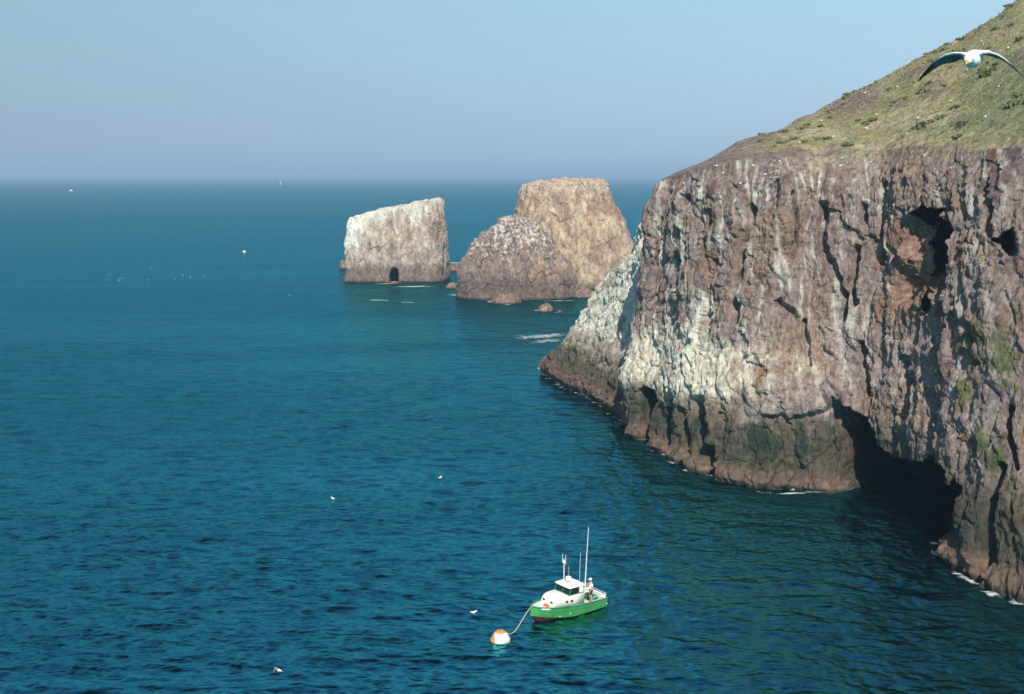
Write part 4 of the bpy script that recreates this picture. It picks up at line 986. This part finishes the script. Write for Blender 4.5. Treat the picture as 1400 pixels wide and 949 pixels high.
# ------------------------------------------------------------------ gulls
def gull_mat():
    m, nt, b = new_mat('gull_feathers'); a = N(nt, 'ShaderNodeAttribute', attribute_name='col'); nt.links.new(a.outputs['Color'], b.inputs['Base Color']); b.inputs['Roughness'].default_value = .8; return m
M_gull = gull_mat(); M_bill = simple('yellow_bill', (.75, .36, .04), .45); M_eye = simple('gull_eye', (.02, .02, .02), .2)
def ell_rings(stations, n=18): return [[(x_, yw * math.cos(2 * math.pi * k / n), zc_ + zh * math.sin(2 * math.pi * k / n)) for k in range(n)] for x_, yw, zh, zc_ in stations]
def gull_flying_mesh():
    mb = MB()
    mb.loft(ell_rings([(.315, .006, .006, .028), (.305, .03, .032, .03), (.275, .045, .046, .035), (.235, .047, .048, .035), (.195, .048, .05, .022), (.14, .068, .07, .008), (.06, .088, .085, 0), (-.04, .088, .08, 0), (-.13, .06, .055, .008), (-.20, .035, .03, .015), (-.22, .02, .02, .018)]))
    # tail fan
    mb.loft([[(-.17, .04, .028), (-.17, -.04, .028), (-.17, -.04, .008), (-.17, .04, .008)], [(-.34, .095, .022), (-.34, -.095, .022), (-.34, -.095, .010), (-.34, .095, .010)]])
    for sg, droop in ((1, 1.0), (-1, .93)):
        # stations out the wing: centre line (y,z), leading x, chord, thickness
        st = [(.03, .045, .10, .19, .04), (.12, .075, .12, .19, .034), (.22, .085, .14, .185, .028), (.32, .065, .155, .175, .024), (.40, .03, .15, .165, .02), (.50, -.045, .10, .14, .017), (.60, -.14, .02, .105, .014), (.69, -.235, -.07, .06, .012), (.735, -.29, -.12, .025, .010)]
        rg = []
        st = [(.03 + (a0 - .03) * .74, b0_, c0, d0, e0) for a0, b0_, c0, d0, e0 in st]
        for y_, z_, lx, ch, th in st:
            pr2 = [(0, 0), (.12, .6), (.35, .62), (.7, .3), (1, .06), (1, -.06), (.7, -.1), (.35, -.25), (.12, -.4)]
            rg.append([(lx - ch * a, sg * y_, z_ * droop + th * c_ - ch * a * (.75 if sg < 0 else .45) * sstep(.0, .15, y_)) for a, c_ in pr2])
        mb.loft(rg)
    bm = mb.bm; bmesh.ops.recalc_face_normals(bm, faces=bm.faces)
    me = bpy.data.meshes.new('tmp'); bm.to_mesh(me); bm.free()
    o = link('tmp', me); md = o.modifiers.new('r', 'REMESH'); md.mode = 'VOXEL'; md.voxel_size = .0065
    sm = o.modifiers.new('s', 'SMOOTH'); sm.factor = .5; sm.iterations = 3
    dg = bpy.context.evaluated_depsgraph_get(); me2 = bpy.data.meshes.new_from_object(o.evaluated_get(dg)); bpy.data.objects.remove(o)
    me2.name = 'gull_body'; n = len(me2.vertices); co = np.zeros(n * 3, np.float32); me2.vertices.foreach_get('co', co); co = co.reshape(-1, 3)
    nn = np.zeros(n * 3, np.float32); me2.vertices.foreach_get('normal', nn); nz = nn.reshape(-1, 3)[:, 2]
    c = np.tile(np.array([.80, .80, .78]), (n, 1)); y_ = np.abs(co[:, 1])
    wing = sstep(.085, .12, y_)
    c = mixc(c, (.20, .21, .23), wing * sstep(-.5, .0, nz)); c = mixc(c, (.10, .105, .115), wing * sstep(.0, -.3, nz) * .95)  # second mix: wing undersides darkened, their shade put into the feather colour
    c = mixc(c, (.72, .72, .71), wing * sstep(.025, .008, np.abs(co[:, 0] - (np.interp(y_, [.08, .245, .30, .38, .45, .53, .56], [.115, .155, .15, .10, .02, -.07, -.12]))) ) * sstep(.38, .3, y_))
    c = mixc(c, (.055, .045, .04), sstep(.34, .41, y_ + .4 * (-(co[:, 0] - .05)) * 0))
    back_ = sstep(.3, .7, nz) * sstep(.05, .0, co[:, 0]) * sstep(-.2, -.1, co[:, 0]); c = mixc(c, (.35, .36, .38), back_ * .6)
    a = me2.color_attributes.new('col', 'FLOAT_COLOR', 'POINT'); cc = np.ones((n, 4), np.float32); cc[:, :3] = c; a.data.foreach_set('color', cc.ravel())
    for p in me2.polygons: p.use_smooth = True
    me2.materials.clear(); me2.materials.append(M_gull); return me2
gfm = gull_flying_mesh()
def flying(loc, rot, label, sc=1.0):
    root = empty('gull', loc); root.rotation_euler = rot; root.scale = (sc,) * 3; tag(root, label, 'gull', 'gulls in flight')
    link('body', gfm, root); 
    bl = MB().loft(ell_rings([(.30, .016, .018, .025), (.335, .013, .016, .021), (.365, .008, .012, .014), (.375, .003, .004, .006)], 10)).build('bill', M_bill, root, True)
    for sg in (1, -1): MB().lathe([(.001, -.006), (.0065, 0), (.001, .006)], (.288, sg * .041, .045), 8).build('eye', M_eye, root, True)
    return root
flying(at(1331, 79.5, 11.6), (R(-4), R(15), R(-90 - 32)), 'large white headed gull gliding close by with drooping dark tipped wings')
lg = onz(381, 916, 2.0)
flying(lg, (R(38), R(-10), R(150)), 'white gull flying low over the water left of the buoy', .95)

def gull_sit_mesh(stand):
    mb = MB()
    mb.loft(ell_rings([(.22, .004, .004, .155), (.205, .03, .03, .16), (.17, .042, .042, .165), (.135, .04, .046, .15), (.11, .05, .06, .11), (.06, .085, .085, .06), (-.03, .095, .085, .045), (-.13, .07, .06, .055), (-.22, .035, .03, .07), (-.32, .012, .01, .08)], 12))
    mb.loft(ell_rings([(.25, .003, .004, .143), (.20, .013, .014, .152)], 8))
    if stand:
        for sg in (1, -1): mb.tube([(0, sg * .035, -.01), (.0, sg * .035, -.12), (.05, sg * .035, -.125)], .009, 6)
    bm = mb.bm; bmesh.ops.translate(bm, vec=(0, 0, .125 if stand else 0.02), verts=bm.verts)
    bmesh.ops.recalc_face_normals(bm, faces=bm.faces); me = bpy.data.meshes.new('gull'); bm.to_mesh(me); bm.free()
    n = len(me.vertices); co = np.array([v_.co[:] for v_ in me.vertices]); off = .125 if stand else .02
    c = np.tile(np.array([.80, .80, .78]), (n, 1)); c = mixc(c, (.42, .43, .45), ((co[:, 0] < .05) & (co[:, 2] > .09 + off) & (np.abs(co[:, 1]) > .0)).astype(float)); c = mixc(c, (.03, .03, .03), (co[:, 0] < -.28).astype(float)); c = mixc(c, (.75, .36, .04), (co[:, 0] > .222).astype(float))
    a = me.color_attributes.new('col', 'FLOAT_COLOR', 'POINT'); cc = np.ones((n, 4), np.float32); cc[:, :3] = c; a.data.foreach_set('color', cc.ravel())
    for p in me.polygons: p.use_smooth = True
    me.materials.append(M_gull); return me
gs, gf = gull_sit_mesh(True), gull_sit_mesh(False)
bpy.context.view_layer.update(); dg = bpy.context.evaluated_depsgraph_get()
def perch(px, py, i):
    d = Vector(ray(px, py)).normalized(); hit, loc, nr, idx, ob_, mt_ = scene.ray_cast(dg, Vector((0, 0, H)) + d * 30, d)
    return loc if hit and ob_.name in ('cliff', 'hillside', 'hillside_vegetation') else None
slope = [(1342, 58), (1344, 62), (1322, 97), (1227, 120), (1281, 163), (1255, 163), (1347, 161), (1185, 177), (1139, 188), (1123, 166), (1198, 158), (1378, 67), (1300, 140), (1240, 185), (1365, 120), (1160, 195), (1093, 196), (1183, 128)]
lip = [(1066, 222), (1030, 228), (980, 228), (1149, 228), (1151, 218), (1191, 224), (1263, 214), (988, 238), (962, 243), (1208, 249), (1222, 283), (1187, 276), (1100, 236), (1046, 240), (935, 252), (1012, 252), (1120, 252), (1300, 232)]
for i, (a, b_) in enumerate(slope + lip):
    p = perch(a, b_, i)
    if p is None: continue
    o = link('gull', gs); o.location = p - Vector((0, 0, .03)); o.rotation_euler = (0, 0, random.uniform(0, 6.28)); o.scale = (.85,) * 3
    if i < len(slope): tag(o, 'small white gull resting on the grassy hillside', 'gull', 'gulls resting on the hillside')
    else: tag(o, 'small white gull perched along the upper cliff edge', 'gull', 'gulls perched on the cliff')
raft = [(206, 367), (150, 376), (147, 383), (164, 381), (162, 384), (169, 381), (191, 383), (202, 383), (239, 382), (250, 377), (260, 379), (279, 378)]
lone = [((396, 404), 'lone gull on the water short of the slab stack'), ((343, 359), 'lone gull on the water just below the white float'), ((648, 838), 'lone gull on the water up and left of the buoy'),
        ((602, 654), 'lone gull on the water in the middle of the bay'), ((455, 682), 'lone gull on the water in the left middle of the bay')]
for i, (a, b_) in enumerate(raft):
    p = onz(a, b_); o = link('gull', gf); o.location = p; o.rotation_euler = (0, 0, random.uniform(0, 6.28)); o.scale = (.8,) * 3
    tag(o, 'tiny white gull floating in the loose flock on open water', 'gull', 'gulls floating in a flock')
for (a, b_), lb in lone:
    p = onz(a, b_); o = link('gull', gf); o.location = (p[0], p[1], float(sea_z(np.array([p[0]]), np.array([p[1]]))[0])); o.rotation_euler = (0, 0, random.uniform(0, 6.28)); tag(o, lb, 'gull', 'single gulls on the water')

# ------------------------------------------------------------------ far boats and float
M_sail = simple('sailcloth', (.8, .8, .78), .8)
p = onz(383.5, 252.6); sb = empty('sailing_yacht', p, R(250)); sb.scale = (.8, .8, .85); tag(sb, 'distant white sailing yacht near the horizon', 'sailing boat')
def hullmesh(L, B_, Ht): return [[(L * (t_ - .5), s_ * B_ / 2 * math.sin(math.pi * min(1, .18 + .82 * (1 - t_) ** .55 * 1.0) * .5 + 0) * (1 - t_ ** 3) + s_ * .02, z_) for s_, z_ in ((-1, Ht * (1 + .2 * t_)), (-.7, .1), (0, -.4), (.7, .1), (1, Ht * (1 + .2 * t_)))] for t_ in np.linspace(0, 1, 14)]
MB().loft(hullmesh(11, 3.4, 1.3)).build('hull', M_wh, sb, True)
MB().tube([(.8, 0, 1), (.8, 0, 16)], .12, 8, .07).build('mast', M_alu, sb)
MB().loft([[(.7, 0, 2.2), (-4.6, .5, 2.3), (-4.6, .56, 2.3), (.7, .06, 2.2)], [(.7, 0, 8), (-2.9, .6, 8), (-2.9, .66, 8), (.7, .06, 8)], [(.7, 0, 15.6), (.45, .1, 15.6), (.45, .14, 15.6), (.7, .05, 15.6)]]).build('mainsail', M_sail, sb, True)
MB().loft([[(5.3, 0, 1.6), (1.0, .6, 2), (1.0, .66, 2), (5.3, .05, 1.6)], [(1.3, 0, 13.5), (1.0, .05, 13.5), (1.0, .09, 13.5), (1.3, .05, 13.5)]]).build('jib', M_sail, sb, True)
MB().box((-.6, 0, 1.5), (4, 1.8, .6), bev=.15).build('cabin', M_wh, sb)
p = onz(97, 261.4); mb2 = empty('motor_cruiser', p, R(172)); tag(mb2, 'distant white motor boat far out at the left', 'boat')
MB().loft(hullmesh(8, 2.8, 1.2)).build('hull', M_wh, mb2, True)
MB().loft([[(1.6, y_, z_) for y_, z_ in ((-1, 1.3), (1, 1.3), (.9, 1.9), (-.9, 1.9))], [(.6, y_, z_) for y_, z_ in ((-1.05, 1.3), (1.05, 1.3), (.95, 2.8), (-.95, 2.8))], [(-2, y_, z_) for y_, z_ in ((-1.05, 1.3), (1.05, 1.3), (.95, 2.8), (-.95, 2.8))]]).build('cabin', M_wh, mb2)
MB().box((.9, 0, 2.25), (.35, 1.7, .45), bev=.03).build('windscreen', M_glass, mb2)
p = onz(334, 345); fl = empty('mooring_float', p, 0); tag(fl, 'small white float far out on the water left of the slab stack', 'buoy')
MB().lathe([(.02, -.3), (.4, -.25), (.58, -.05), (.62, .15), (.55, .4), (.38, .6), (.15, .7), (.02, .71)], (0, 0, 0), 24).build('float_body', M_wh, fl, True)
MB().tube([(0, .08 * math.cos(a), .76 + .08 * math.sin(a)) for a in np.linspace(0, 2 * math.pi, 13)], .02, 6).build('mooring_ring', M_dark, fl)

# ------------------------------------------------------------------ sea haze
hzm = bpy.data.materials.new('sea_haze'); hzm.use_nodes = True; ntz = hzm.node_tree; ntz.nodes.clear()
oz = ntz.nodes.new('ShaderNodeOutputMaterial'); pv = ntz.nodes.new('ShaderNodeVolumePrincipled')
pv.inputs['Color'].default_value = (.48, .71, .95, 1); pv.inputs['Density'].default_value = 2.4e-4; pv.inputs['Anisotropy'].default_value = 0
ntz.links.new(pv.outputs[0], oz.inputs['Volume'])
hb_ = MB().box((0, 0, 36), (54000, 54000, 78)).build('haze', hzm); hb_['kind'] = 'stuff'
scene.cycles.volume_bounces = 0
